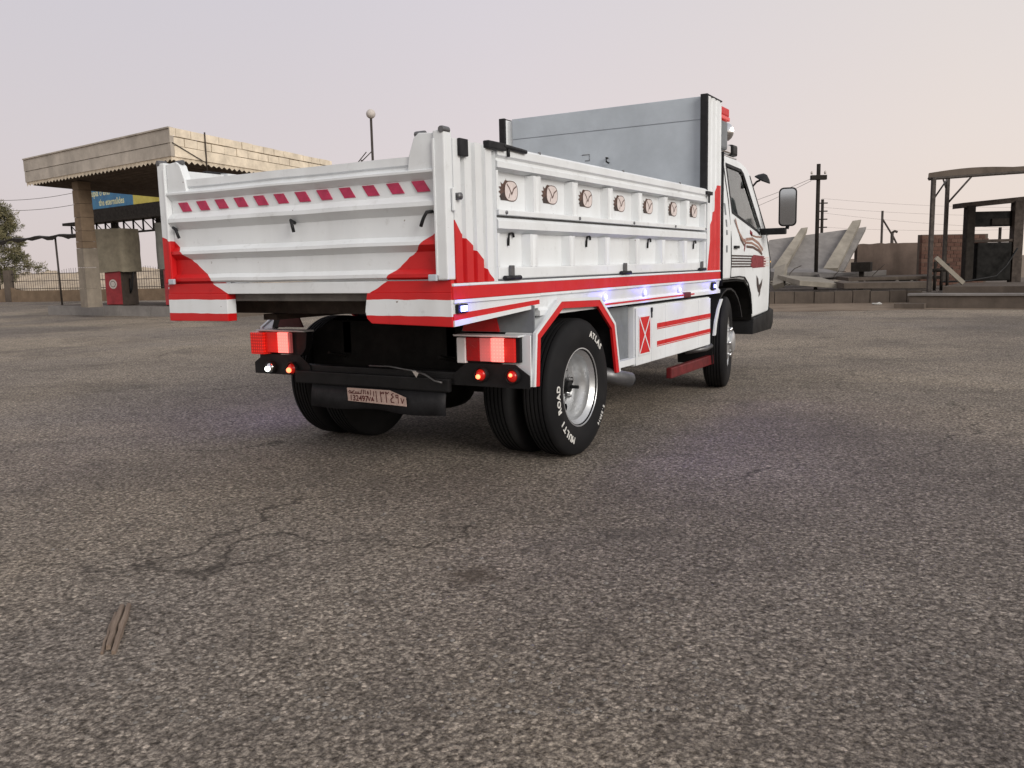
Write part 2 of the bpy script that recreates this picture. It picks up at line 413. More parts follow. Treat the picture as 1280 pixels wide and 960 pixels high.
def stroke(b, pts, w, X, mi=0):
    """flat pen stroke in the XY plane of X"""
    for k, ((x0, y0), (x1, y1)) in enumerate(zip(pts, pts[1:])):
        zo = .0004*k; d = Vector((x1-x0, y1-y0)); d.normalize(); nx, ny = -d.y*w/2, d.x*w/2; ex, ey = d.x*w*.3, d.y*w*.3
        b.poly([tuple(X @ Vector(v)) for v in ((x0-ex+nx, y0-ey+ny, zo), (x0-ex-nx, y0-ey-ny, zo), (x1+ex-nx, y1+ey-ny, zo), (x1+ex+nx, y1+ey+ny, zo))], [(0, 1, 2, 3)], mi)

# ================================================================== ground
def sheet(name, pts, z, mat, kind='structure'):
    return B().poly([(x, y, z) for x, y in pts], [tuple(range(len(pts)))]) and None
b = B(); b.poly([(-3000, -3000, -.03), (3000, -3000, -.03), (3000, 3000, -.03), (-3000, 3000, -.03)], [(0, 1, 2, 3)])
b.build('ground', M['earth'], kind='structure')
b = B(); b.poly([(-60, -30, 0), (40, -30, 0), (40, 26, 0), (-34, 26, 0), (-60, 14, 0)], [(0, 1, 2, 3, 4)])
b.build('asphalt_lot', M['asphalt'], kind='structure')
# sandy strip drifted against the kerb on the far side
edge = []
for k in range(41):
    px = 940+k*12; P = onz(px, 390.5-3.5*min(1, max(0, (px-960)/200))+1.3*noise.noise((k*.5, 0, 0))); edge.append((P.x, P.y))
far = [(onz(px, 372).x, onz(px, 372).y) for px in (1420, 1180, 940)]
b = B(); b.poly([(x, y, .004) for x, y in edge+far], [tuple(range(len(edge)+3))]); b.build('dirt_strip', M['earth'], kind='structure')
# loose pebbles lying on the lot
b = B()
def pebble(x, y, r):
    a = random.random()*6.28; n = 5; top = (x, y, r*.75)
    ring = [(x+r*random.uniform(.7, 1.15)*math.cos(a+6.283*j/n), y+r*random.uniform(.7, 1.15)*math.sin(a+6.283*j/n), r*.12) for j in range(n)]
    b.poly(ring+[top], [(j, (j+1) % n, n) for j in range(n)])
for k in range(2600):
    d = 2.0+16*random.random()**2.0; o = random.uniform(-.62, .62)*d*1.0
    P = CP+HF*d+HR*o; pebble(P.x, P.y, random.choice((.003, .004, .005, .006, .009)) * random.uniform(.7, 1.2))
b.build('loose_pebbles', M['pebble'], label='small loose pebbles scattered over the asphalt', cat='pebbles', kind='stuff')

# ================================================================== the truck
T = empty('tipper_truck', (0, 0, 0), 'white and red tipper truck with high grey headboard and lit tail lamps', 'truck')
HW, LEN = .948, 3.97                         # half width and length of the bed

# --- chassis and underbody
for s in (-1, 1):
    B().box((s*.38-.035, s*.38+.035), (.80, 5.5), (.60, .80), .006).build('chassis_rail', M['chassis'], T)
for y in (1.0, 1.7, 2.5, 3.3, 4.0, 5.0):
    B().box((-.345, .345), (y-.04, y+.04), (.62, .78), .006).build('cross_member', M['chassis'], T)
for k in range(9):
    y = .35+k*.42
    B().box((-.90, .90), (y-.035, y+.035), (.872, .948), .004).build('bed_bearer', M['rust'], T)
for s in (-1, 1):
    B().box((s*.50-.05, s*.50+.05), (.30, 3.9), (.835, .868), .004).build('subframe_rail', M['rust'], T)
B().box((-.92, .92), (.05, 3.95), (.952, 1.03), .004).build('bed_floor', M['floor'], T)
b = B(); b.tube([(-.70, 1.2712, .40), (.70, 1.2712, .40)], .065, 16)
b.lathe([(.02, -.17), (.12, -.15), (.175, -.05), (.175, .05), (.12, .14), (.04, .16)], (.03, 1.2712, .40), 'Y', 24)
b.build('rear_axle', M['chassis'], T)
B().tube([(.03, 1.45, .42), (.0, 3.6, .60)], .04, 12).build('drive_shaft', M['chassis'], T)
B().tube([(-.75, 4.3227, .36), (.75, 4.3227, .36)], .05, 12).build('front_axle', M['chassis'], T)
for s in (-1, 1):
    for yc in (1.2712, 4.3227):
        b = B()
        for k in range(5):
            l = .62-.09*k; z = .52-.018*k
            b.tube([(s*.40, yc-l, z+.10), (s*.40, yc-l*.5, z+.03), (s*.40, yc, z), (s*.40, yc+l*.5, z+.03), (s*.40, yc+l, z+.10)], .011, 4)
        b.build('leaf_spring', M['chassis'], T)
B().box((-.30, .30), (2.0, 3.0), (.50, .76), .03).build('gearbox_housing', M['chassis'], T)
b = B(); b.lathe([(.05, -.62), (.17, -.6), (.17, .6), (.05, .62)], (-.66, 2.6, .62), 'Y', 24)
b.build('air_tank', M['chassis'], T)
B().tube([(0, 1.0, .66), (0, 1.7, .86)], [.075, .055], 16).build('tipping_ram', M['chassis'], T)
b = B(); b.prism([(-.66, .50), (.50, .50), (.50, .80), (-.50, .80), (-.66, .72)], 1, .80, .81); b.build('shade_panel', M['chassis'], T)  # added black sheet standing in for the darkness under the bed
# red side guard bar in front of the boxes
B().box((.872, .915), (2.90, 4.04), (.245, .325), .008).build('side_guard', M['dred'], T)
B().box((-.915, -.872), (2.90, 4.04), (.245, .325), .008).build('side_guard', M['dred'], T)
b = B(); b.tube([(.62, 1.55, .46), (.80, 1.66, .43), (.93, 1.72, .415), (1.02, 1.86, .372)], .047, 16)
b.tube([(1.019, 1.856, .373), (1.021, 1.866, .371)], .038, 12, 1)
b.build('exhaust_pipe', [M['steel'], M['black']], T)

# --- wheels
def tyre_prof(R=.40, w=.205, bead=.214):
    p = [(bead, -.030), (bead+.004, -.018), (.245, -.008), (.285, .0), (.322, .001), (.350, -.006), (.372, -.014), (.386, -.022), (.394, -.030)]
    g = .0055
    for gx in (.058, .083, .108, .133, .157):
        p += [(R, -gx+g+.004), (R, -gx+g), (R-.011, -gx+g-.0015), (R-.011, -gx-g+.0015), (R, -gx-g), (R, -gx-g-.004)]
    p += [(.394, -w+.030), (.386, -w+.022), (.372, -w+.014), (.350, -w+.006), (.322, -w-.001), (.285, -w), (.245, -w+.008), (bead, -w+.03)]
    return p
def arc_text(b, s, r, a0, a1, size, xo):
    """letters round the sidewall, tops outwards, angles clockwise from the top in degrees"""
    for k, ch in enumerate(s):
        if ch == ' ': continue
        a = rad(a0+(a1-a0)*(k+.5)/len(s)); rd = Vector((0, math.sin(a), math.cos(a))); tg = Vector((0, math.cos(a), -math.sin(a)))
        X = Matrix.Identity(4)
        for i in range(3): X[i][0] = tg[i]; X[i][1] = rd[i]; X[i][2] = (1, 0, 0)[i]; X[i][3] = (rd*(r-size*.36))[i]+(xo if i == 0 else 0)
        text_mesh(b, ch, size, X, 0, .0015)
def wheel(x, y, s, kind):
    """x: outer sidewall; s: +1 right side, -1 left side"""
    X = Matrix.Translation((x, y, .40)) @ (Matrix.Rotation(rad(12), 4, 'Z') if kind == 'front' else Matrix()) @ (Matrix() if s > 0 else Matrix.Rotation(math.pi, 4, 'Z'))
    b = B(X)
    if kind == 'front':
        b.lathe([(.200, -.17), (.205, -.05), (.222, -.030), (.226, -.020), (.222, -.016), (.210, -.024), (.196, -.05), (.190, -.035), (.150, -.012), (.10, .004), (.098, .03), (.07, .045), (0.0001, .046)], (0, 0, 0), 'X', 48)
    elif kind == 'outer':
        b.lathe([(.205, -.195), (.198, -.12), (.200, -.060), (.214, -.045), (.226, -.030), (.231, -.022), (.230, -.014), (.224, -.013), (.218, -.022), (.206, -.038), (.192, -.050), (.190, -.085), (.182, -.094), (.178, -.130), (.170, -.146), (.125, -.150), (.118, -.158), (.0001, -.158)], (0, 0, 0), 'X', 56)
    else:
        b.lathe([(.20, -.19), (.20, -.05), (.22, -.03), (.226, -.02), (.21, -.03), (.19, -.06), (.18, -.10), (.0001, -.10)], (0, 0, 0), 'X', 40)
    w = b.build('wheel', M['rim'], T, smooth=40)
    B(X).lathe(tyre_prof(), (0, 0, 0), 'X', 72, closed=True).build('tyre', M['rubber'], w, smooth=50)
    if kind == 'outer':
        b = B(X); b.lathe([(.046, -.157), (.046, -.115), (.034, -.105), (.034, -.085), (.010, -.08), (.010, -.03), (.0001, -.029)], (0, 0, 0), 'X', 20)
        b.build('hub', M['black'], w, smooth=40)
        for k in range(6):
            a = k*1.0472+.3; b = B(X); b.lathe([(.017, -.149), (.017, -.128), (.009, -.127), (.009, -.112), (.0001, -.112)], (0, .098*math.cos(a), .098*math.sin(a)), 'X', 6)
            b.build('wheel_nut', M['steel'], w)
        for k in range(5):
            a = k*1.2566+.1; b = B(X); b.lathe([(.022, -.1455), (.0001, -.1455)], (0, .147*math.cos(a), .147*math.sin(a)), 'X', 14)
            b.build('hand_hole', M['black'], w)
        if s > 0:
            b = B(X); arc_text(b, 'ATLAS', .318, 16, 50, .050, .0035); arc_text(b, 'MULTI ROAD', .318, 203, 279, .053, .0035); arc_text(b, '8.25R16', .316, 117, 143, .028, .0035)
            b.build('lettering', M['letter'], w, kind='stuff')
    if kind == 'front':
        for k in range(6):
            a = k*1.0472; b = B(X); b.lathe([(.017, -.01), (.017, .016), (.010, .022), (.0001, .023)], (0, .125*math.cos(a), .125*math.sin(a)), 'X', 8)
            b.build('wheel_nut', M['chrome'], w)
    return w
RX, RY, FX, FY = .9708, 1.2712, .935, 4.3227
for s in (1, -1):
    wheel(s*RX, RY, s, 'outer'); wheel(s*(RX-.255), RY, s, 'inner'); wheel(s*FX, FY, s, 'front')

# --- rear fenders with red edge trim
ARCH = [(.668, .484), (.695, .755), (.975, .915), (1.477, .902), (1.693, .737), (1.766, .432)]
def inset(P, d):
    c = Vector((1.22, .45)); return [((p[0]-c.x)*(1-d/Vector((p[0]-c.x, p[1]-c.y)).length)+c.x, (p[1]-c.y)*(1-d/Vector((p[0]-c.x, p[1]-c.y)).length)+c.y) for p in P]
for s in (1, -1):
    I = inset(ARCH, .014); b = B(); n = len(ARCH)
    b.prism(ARCH+I[::-1], 0, s*(.80 if s > 0 else .90), s*.972); f = b.build('fender', M['white'], T)
    b = B(); b.prism(inset(ARCH, .0145)+inset(ARCH, .022)[::-1], 0, s*(.60 if s > 0 else .88), s*.970); b.build('fender_shade_liner', M['black'], f)  # added black sheet that paints the shade inside the arch
    O, J = inset(ARCH, .008), inset(ARCH, .050); K_ = inset(ARCH, -.012)
    b = B(); b.prism(K_+inset(ARCH, .0076)[::-1], 0, s*.9722, s*.990); b.build('fender_edge', M['white'], f)
    b = B(); b.prism(O+J[::-1], 0, s*.9722, s*.988); b.build('fender_trim', M['red'], f)
    # plate closing the fender behind the lamps: right white, left blackened to paint shade
    b = B(); b.prism([(s*.80, .60), (s*.80, .75), (s*.972, .75), (s*.972, .484), (s*.93, .487)], 1, .652, .664, 0); b.build('lamp_back_plate', M['white'] if s > 0 else M['black'], f)
    # crumpled mud guard plate between bed and lamp box, with the red triangle painted on it
    b = B(); b.prism([(s*.52, .76), (s*.97, .76), (s*.97, .90), (s*.80, .93), (s*.62, .93)] if s > 0 else [(-.80, .76), (-.90, .76), (-.87, .84), (-.83, .86)], 1, .70, .712); b.build('guard_plate', M['grey'] if s > 0 else M['black'], f)  # left plate coloured black to stand in for shade
    b = B(); b.prism([(s*.535, .763), (s*.765, .763), (s*.735, .885), (s*.565, .885)] if s > 0 else [(-.63, .763), (-.84, .763), (-.775, .90), (-.70, .90)], 1, .688, .6985); b.build('red_plate', M['dred'] if s < 0 else M['red'], f)

# --- lamp bar, tail lights, fog lamps
YB = .63
B().box((-.86, .93), (YB-.005, YB+.055), (.475, .545), .008).build('lamp_bar', M['black'], T)
def tail_light(s):
    def xr(a, c): return (a, c) if s > 0 else (-c, -a)
    hous = B().prism([(s*.545, .742), (s*.925, .742), (s*.925, .610), (s*.60, .595), (s*.56, .64)], 1, YB, YB+.05, 0, .004).build('tail_light', M['black'], T)
    B().box(xr(.535, .935), (YB-.035, YB+.05), (.7425, .752), .003).build('lamp_hood', M['white'], hous)
    segs = [(.608, .690, 'lens_red'), (.692, .760, 'lens_pink'), (.763, .838, 'led_red'), (.840, .902, 'lens_lit')] if s > 0 else [(.662, .682, 'lens_pink'), (.684, .768, 'led_red'), (.772, .868, 'lens_lit')]
    for a, c, mt in segs:
        B().box(xr(a, c), (YB-.022, YB-.001), (.612, .736), .003).build('lens', M[mt], hous)
    if s < 0:
        B().box((-.978, -.872), (YB-.045, YB+.05), (.60, .735), .006).build('side_lens', M['lens_lit'], hous)
    else:
        B().box((.553, .606), (YB-.03, YB-.001), (.60, .735), .004).build('side_plate', M['white'], hous)
    l = bpy.data.lights.new('tail_glow', 'POINT'); l.energy = .22; l.color = (1, .08, .05); l.shadow_soft_size = .03
    lo = bpy.data.objects.new('tail_glow', l); COL.objects.link(lo); lo.location = (s*.78, YB-.10, .66); lo.parent = hous
    # black plate carrying two round fog lamps
    pl = B().prism([(s*.60, .60), (s*.90, .60), (s*.985, .545), (s*.985, .478), (s*.52, .478), (s*.52, .54)], 1, YB-.012, YB-.0065, 0).build('fog_lamp_plate', M['black'], T)
    for x, mb in (((.70, 'bulb_red'), (.892, 'fog_red')) if s > 0 else ((.835, 'bulb_white'), (.655, 'bulb_red'))):
        fl = B().lathe([(.040, .0), (.041, -.018), (.036, -.026), (.030, -.018)], (s*x, YB-.012, .542 if s > 0 else .520), 'Y', 28).build('fog_lamp', M['black'], T, smooth=40)
        B().lathe([(.030, -.018), (.025, -.027), (.014, -.032), (.0001, -.034)], (s*x, YB-.012, .542 if s > 0 else .520), 'Y', 24).build('lens', M['fog_red'] if mb != 'bulb_white' else M['chrome'], fl, smooth=60)
        if mb != 'fog_red': B().sphere((s*x-.004, YB-.050, (.542 if s > 0 else .520)-.008), .013 if s > 0 else .016, 2).build('bulb', M[mb], fl)
        else: B().sphere((s*x, YB-.048, .550), .010, 2).build('bulb', M['bulb_red'], fl)
tail_light(1); tail_light(-1)

# --- rear cross bar, flap and licence plate
B().box((-.62, .50), (.590, .622), (.437, .512), .008).build('rear_cross_bar', M['black'], T)
b = B(); nx = 14
for k in range(nx+1):
    x = -.50+.97*k/nx; wv = .012*math.sin(k*1.1)
    b.bm.verts.new((x, .612, .436)); b.bm.verts.new((x, .600+wv*.5, .37)); b.bm.verts.new((x, .595+wv, .305-.008*math.sin(k*.7)))
b.bm.verts.ensure_lookup_table()
for k in range(nx):
    for j in range(2): b.bm.faces.new([b.bm.verts[3*k+j], b.bm.verts[3*k+3+j], b.bm.verts[3*k+4+j], b.bm.verts[3*k+1+j]])
o = b.build('mud_flap', M['trim'], T, smooth=60); o.modifiers.new('t', 'SOLIDIFY').thickness = .008
# licence plate, its upper right corner bent away
PX0, PX1, PZ0, PZ1 = -.192, .228, .352, .432
pl = B().prism([(PX0, PZ0+.004), (PX1, PZ0-.004), (PX1-.004, PZ1-.034), (PX1-.115, PZ1), (PX0-.004, PZ1)], 1, .568, .572).build('licence_plate', M['plate'], T)
b = B(); X = Matrix.Translation((PX0, .5672, PZ0)) @ Matrix.Rotation(rad(90), 4, 'X'); wk = .0055
text_mesh(b, '132497', .046, X @ Matrix.Translation((.082, .008, 0)))
for pts in ([(.008, .056), (.016, .064), (.026, .060), (.024, .050), (.012, .050)], [(.024, .050), (.10, .050)], [(.030, .053), (.050, .066)], [(.060, .052), (.060, .060)], [(.070, .052), (.070, .060)], [(.080, .052), (.080, .060)],
            [(.100, .050), (.104, .072)], [(.118, .050), (.118, .073)], [(.132, .050), (.130, .070)], [(.144, .050), (.150, .068), (.156, .050)], [(.170, .046), (.170, .073)],
            [(.150, .036), (.158, .012), (.168, .034)], [(.174, .012), (.182, .034), (.190, .014), (.176, .022)], [(.192, .040), (.192, .068)],
            [(.214, .010), (.208, .070)],                                              # Arabic-Indic 1
            [(.246, .010), (.240, .070), (.248, .058), (.255, .068), (.262, .058), (.268, .070)],     # 3
            [(.284, .010), (.278, .070), (.290, .060), (.300, .070)],                   # 2
            [(.334, .066), (.318, .056), (.332, .044), (.314, .030), (.318, .014), (.336, .012)],     # 4
            [(.366, .012), (.364, .056), (.350, .056), (.352, .042), (.364, .042)],     # 9
            [(.384, .040), (.394, .012), (.404, .036)]):                               # 7
    stroke(b, pts, wk, X)
b.build('plate_lettering', M['plate_ink'], pl, kind='stuff')
b = B(); b.tube([(.30, .58, .545), (.36, .575, .53), (.42, .575, .50), (.47, .572, .492)], .006, 6); b.tube([(-.05, .60, .56), (.10, .585, .565), (.30, .58, .545)], .005, 6)
b.build('tow_cable', M['steel'], T)
B().prism([(.272, .545), (.318, .545), (.298, .512)], 1, .575, .578).build('paper_tag', M['logo'], T)

# --- tailgate: corrugated sheet between two posts
prof = [(.00, 1.598), (-.012, 1.598), (-.012, 1.562), (.0, 1.556), (-.004, 1.545), (-.034, 1.532), (-.034, 1.522), (.0, 1.492), (.0, 1.425), (-.032, 1.396), (-.034, 1.376), (.0, 1.338), (.0, 1.245), (-.030, 1.222), (-.032, 1.206), (.0, 1.176), (.0, 1.098), (-.022, 1.078), (-.022, 1.062), (-.006, 1.052), (.03, 1.052), (.03, 1.598)]
b = B(); nx = 30; rows = []
for k in range(nx+1):
    x = -.882+1.764*k/nx
    rows.append([b.bm.verts.new((x, d+.009+.0055*noise.noise((x*4.5, z*5, 1.3))+.003*noise.noise((x*11, z*9, 4)), z+.003*noise.noise((x*3, z*2, 7)))) for d, z in prof])
for k in range(nx):
    for j in range(len(prof)): b.bm.faces.new((rows[k][j], rows[k+1][j], rows[k+1][(j+1) % len(prof)], rows[k][(j+1) % len(prof)]))
b.bm.faces.new(rows[0]); b.bm.faces.new(rows[-1][::-1])
TG = b.build('tailgate', M['tail'], T, smooth=30)
for s in (-1, 1):                                 # raised ears
    B().prism([(s*.882, 1.53), (s*.882, 1.688), (s*.802, 1.694), (s*.775, 1.675), (s*.745, 1.60), (s*.735, 1.53)], 1, -.014, .034, 0, .004).build('ear', M['tail'], TG)
    B().lathe([(.0001, -.028), (.012, -.028), (.013, -.022), (.013, .022), (.012, .026), (.0001, .026)], (s*.797, .01, 1.692), 'X', 14).build('hinge_pin', M['steel'], TG, smooth=40)
    # outer post of the gate, slim C channel and latch foot
    b = B(); b.box((s*.915-.029, s*.915+.029), (-.026, .036), (1.05, 1.695), .006); b.box((s*.889-.004, s*.889+.004), (-.031, -.0262), (1.07, 1.66), .0)
    b.build('gate_post', M['white'] if s > 0 else M['tail'], TG)
    B().lathe([(.0001, -.03), (.014, -.03), (.016, -.022), (.016, .022), (.0001, .024)], (s*.932, 0, 1.696), 'Y', 14).build('post_knob', M['steel'], TG, smooth=40)
    B().box((s*.872-.022, s*.872+.022), (-.046, -.0315), (1.046, 1.075), .004).build('latch_foot', M['inner'], TG)
for k in range(12):                               # slanted reflector tape
    x = -.829+k*.1426; zo = .008*(k/11-.5)
    b = B(); b.prism([(x, 1.486+zo), (x+.068, 1.486+zo), (x+.102, 1.437+zo), (x+.034, 1.437+zo)], 1, .0035, .012); b.build('reflector', M['refl'], TG)
    
def hook(pts, par, r=.0065):
    return B().tube(pts, r, 8).build('hook', M['trim'], par)
for x, dx, flip in ((-.826, .03, 1), (.031, .012, 1), (.832, -.02, -1)):
    hook([(x-dx, .005, 1.338), (x-dx*.5, -.03, 1.350), (x+dx*.3, -.036, 1.342), (x+dx*.6, -.034, 1.32), (x+dx*.9, -.03, 1.292)] if flip > 0 else
         [(x+.025, .005, 1.352), (x+.012, -.03, 1.348), (x-.002, -.034, 1.325), (x-.012, -.034, 1.305), (x-.022, -.03, 1.288)], TG, .008)
# lower skirt and striped corner blocks
b = B(); b.box((-.945, .945), (-.004, .022), (.992, 1.0475), .003); b.build('skirt', M['tail'], T)
for s, pts in ((-1, [(-.948, .845), (-.483, .848), (-.483, .9918), (-.948, .9918)]), (1, [(.948, .840), (.948, .9918), (.467, .9918), (.452, .905), (.462, .872), (.49, .850)])):
    B().prism(pts, 1, -.010, .05, 0, .003).build('corner_block', M['block'], T)

# --- bed sides
def fluted(y0, y1, n, z0, z1, s, depth_=.024):
    """vertical fluted post sheet seen from above"""
    P = []; w = (y1-y0)/n
    for k in range(n):
        a = y0+k*w; P += [(a, 0), (a+w*.62, 0), (a+w*.70, -depth_), (a+w*.92, -depth_)]
    P.append((y1, 0))
    pts = [(s*(HW+d), y) for y, d in P]+[(s*(HW-.05), y1), (s*(HW-.05), y0)]
    return B().prism(pts, 2, z0, z1)
def emblem(y, z, s, par, cut):
    """flat sticker: dark mane, pale oval with brown outline and a V wing"""
    b = B(); xo = HW-RD; w = .185; h = .098; y += .012; z += random.uniform(-.004, .004); Y = lambda u: y+u*w; Z = lambda v: z+v*h
    # mane
    mane = [(.10, -.48), (.50, -.48), (.56, 0), (.50, .5), (.34, .52), (.22, .30), (.10, .40), (.14, .18), (0, .16), (.10, .0), (-.02, -.08), (.10, -.20), (.02, -.34), (.13, -.34)]
    mane = [(max(u, cut), v) for u, v in mane]
    def sheet_(pts, dx, mi): b.poly([(s*(xo+dx), Y(u), Z(v)) for u, v in pts], [tuple(range(len(pts)))], mi)
    sheet_(mane, .0010, 0)
    low = [(max(u, cut), v) for u, v in [(.10, -.49), (.48, -.49), (.47, -.15), (.30, -.05), (.16, -.16), (.05, -.30)]]
    sheet_(low, .0016, 1)
    def ov(rx, ry, sq=2.6):
        P = []
        for j in range(24):
            a = 6.2832*j/24; c_, s_ = math.cos(a), math.sin(a)
            P.append((.64+rx*abs(c_)**(2/sq)*(1 if c_ > 0 else -1), ry*abs(s_)**(2/sq)*(1 if s_ > 0 else -1)))
        return P
    sheet_(ov(.36, .52), .0022, 0); sheet_(ov(.328, .475), .0028, 2)
    X = Matrix(((0, 0, s, s*(xo+.0034)), (1, 0, 0, 0), (0, 1, 0, 0), (0, 0, 0, 1)))
    stroke(b, [(Y(.42), Z(.32)), (Y(.54), Z(.14)), (Y(.66), Z(-.16)), (Y(.76), Z(.12)), (Y(.90), Z(.26))], .007, X, 0)
    stroke(b, [(Y(.50), Z(-.36)), (Y(.58), Z(-.12))], .005, X, 0)
    b.build('emblem', [M['decal_b'], M['decal_k'], M['decal_p']], par)
RD = .048                                   # depth of the pressed panels
RIBS = [(.757, .854), (1.206, 1.291), (1.690, 1.777), (2.175, 2.255), (2.655, 2.735), (3.118, 3.205)]
for s in (1, -1):
    X = lambda a, c: (s*a, s*c) if s > 0 else (s*c, s*a)
    rp_ = fluted(.036, .392, 4, 1.034, 1.665, s).build('rear_corner_post', M['post'], T)
    B().box(X(HW+.001, HW+.018), (.07, .135), (1.592, 1.668), .004).build('rubber_block', M['trim'], rp_)
    B().box(X(HW+.001, HW+.012), (.012, .030), (1.35, 1.45), .003).build('lug', M['white'], rp_)
    B().lathe([(.016, -.012), (.016, .012), (.0001, .014)], (s*(HW+.012), .055, 1.415), 'X', 12).build('bolt', M['steel'], rp_)
    fluted(3.622, 3.97, 3, 1.034, 2.392, s, .012).build('front_corner_post', M['post'], T)
    B().box(X(HW-.055, HW+.004), (3.592, 3.620), (1.66, 2.405), .006).build('edge_seal', M['trim'], T)
    B().box(X(HW-.05, HW+.004), (3.60, 3.98), (2.3925, 2.402), .002).build('post_cap', M['trim'], T)
    # drop side: back sheet, rails, ribs
    SP = B().box(X(HW-.075, HW-RD-.0005), (.402, 3.605), (1.04, 1.655), .003).build('side_panel', M['white'], T)
    def rail(z0, z1, d, nm='rail', bev=.006, y0=.404, y1=3.603): return B().box(X(HW-RD, HW+d), (y0, y1), (z0, z1), bev).build(nm, M['white'], SP)
    b = B(); pr = [(HW-.07, 1.657), (HW-.07, 1.672), (HW-.01, 1.676), (HW+.006, 1.664), (HW+.006, 1.628), (HW-.006, 1.616), (HW-.006, 1.606), (HW+.004, 1.598), (HW+.004, 1.572), (HW-RD, 1.560), (HW-RD, 1.657)]
    b.prism([(s*a, z) for a, z in pr], 1, .404, 3.603); b.build('top_rail', M['white'], SP)
    rail(1.349, 1.374, .008, 'middle_rail', .003)
    b = B(); pr = [(HW-RD, 1.345), (HW-.010, 1.336), (HW+.002, 1.322), (HW+.002, 1.285), (HW-RD, 1.264)]
    b.prism([(s*a, z) for a, z in pr], 1, .404, 3.603); b.build('middle_channel', M['white'], SP)
    rail(1.042, 1.100, -.002, 'bottom_rail', .006)
    rail(1.102, 1.263, -.004, 'end_stile', .003, .404, .424); rail(1.376, 1.559, -.004, 'end_stile', .003, .404, .424)
    rail(1.102, 1.263, -.004, 'end_stile', .003, 3.578, 3.603); rail(1.376, 1.559, -.004, 'end_stile', .003, 3.578, 3.603)
    for y0, y1 in RIBS:
        for z0, z1, dy in ((1.375, 1.5595, 0), (1.1005, 1.2635, -.045)):
            w = y1-y0; a = y0+dy
            pts = [(HW-RD, a), (HW-.002, a+w*.10), (HW-.002, a+w*.36), (HW-.012, a+w*.46), (HW-.012, a+w*.56), (HW-.002, a+w*.66), (HW-.002, a+w*.9), (HW-RD, a+w)]
            B().prism([(s*p, q_) for p, q_ in pts], 2, z0, z1).build('rib', M['white'], SP)
    for y in (.47, 1.28, 2.08, 2.86, 3.56):
        B().lathe([(.009, 0), (.009, .006), (.0001, .007)], (s*(HW+.008), y, 1.362), 'X', 10).build('bolt', M['steel'], SP) if s > 0 else None
    for y in (.85, 1.95, 3.0):
        B().lathe([(.008, 0), (.008, .012), (.0001, .013)], (s*(HW-.01), y, 1.672), 'Z', 8).build('bolt', M['steel'], SP)
    for y in (.512, 1.397, 2.352, 3.297):
        xx = s*(HW-RD+.006); y += (RD-.006)*(y+3.168)/2.165
        hook([(xx, y-.016, 1.205), (xx+s*.002, y-.016, 1.24), (xx+s*.004, y-.010, 1.264), (xx+s*.005, y+.008, 1.273), (xx+s*.005, y+.026, 1.262), (xx+s*.004, y+.031, 1.248)], SP)
    for k, y in enumerate((.511, 1.934, 3.471)):
        hg = B().box(X(HW+.0005, HW+.016), (y-.018, y+.018), (1.052, 1.108), .004).build('hinge', M['steel'], SP)
        B().tube([(s*(HW+.012), y-.075, 1.047), (s*(HW+.012), y+.075, 1.047)], .012, 10).build('hinge_barrel', M['trim'], hg)
    eys = [(v+.18)+RD*(v+.18+3.168)/2.165-.205 for v in (.424, .854, 1.291, 1.777, 2.255, 2.735, 3.190)]
    if s > 0:
        for k, y in enumerate(eys): emblem(y, 1.474+.004*k, s, SP, -.1)
    # corner latches
    for y0, y1, nm in ((.30, .66, 'latch'), (3.55, 3.69, 'latch')):
        b = B(); b.box(X(HW-.01, HW+.024), (y0, min(y1, y0+.16)), (1.648 if y0 < 1 else 1.628, 1.684 if y0 < 1 else 1.656), .006)
        if y0 < 1: b.tube([(s*(HW+.016), y0+.14, 1.672), (s*(HW+.016), y1, 1.664)], .011, 8); b.tube([(s*(HW+.016), y0+.19, 1.67), (s*(HW+.016), y0+.19, 1.625)], .008, 8)
        else: b.tube([(s*(HW+.02), 3.60, 1.64), (s*(HW+.02), 3.60, 1.565)], .008, 8)
        b.build(nm, M['trim'], SP)
    # sill under the bed: red band, recessed white channel, lip
    pr = [(HW-.06, 1.0325), (HW+.006, 1.0325), (HW+.008, 1.026), (HW+.008, 1.021), (HW-.06, 1.021)]
    SI = B().prism([(s*a, z) for a, z in pr], 1, -.0, 3.972).build('sill', M['white'], T)
    B().box(X(HW-.06, HW+.006), (-.001, 3.971), (.961, 1.0205), .004).build('red_band', M['red'], SI)
    b = B(); pr = [(HW-.06, .9605), (HW+.010, .9605), (HW+.010, .948), (HW-.002, .940), (HW-.012, .885), (HW-.004, .872), (HW+.004, .868), (HW+.004, .842), (HW-.06, .842)]
    b.prism([(s*a, z) for a, z in pr], 1, .80, 3.971); b.build('channel', M['white'], SI)
    # the tail end of the sill tapers up towards the fender
    def taper(nm, z00, z01, z10, z11, d, mt):
        b = B(); b.poly([(s*(HW-.06), 0, z00), (s*(HW+d), 0, z00), (s*(HW+d), .798, z10), (s*(HW-.06), .798, z10), (s*(HW-.06), 0, z01), (s*(HW+d), 0, z01), (s*(HW+d), .798, z11), (s*(HW-.06), .798, z11)],
               [(0, 1, 2, 3), (7, 6, 5, 4), (1, 5, 6, 2), (0, 4, 5, 1), (3, 2, 6, 7), (0, 3, 7, 4)]); b.build(nm, M[mt], SI)
    taper('sill_top_strip', .945, .9602, .945, .9602, .010, 'white'); taper('sill_face', .897, .9448, .927, .9448, .001, 'white')
    taper('sill_red_strip', .868, .8968, .905, .9268, .004, 'red'); taper('sill_lip', .841, .8678, .887, .9048, .008, 'white')
    B().box(X(HW+.0042, HW+.0065), (1.50, 3.30), (.855, .866), .0).build('red_pinstripe', M['red'], SI)
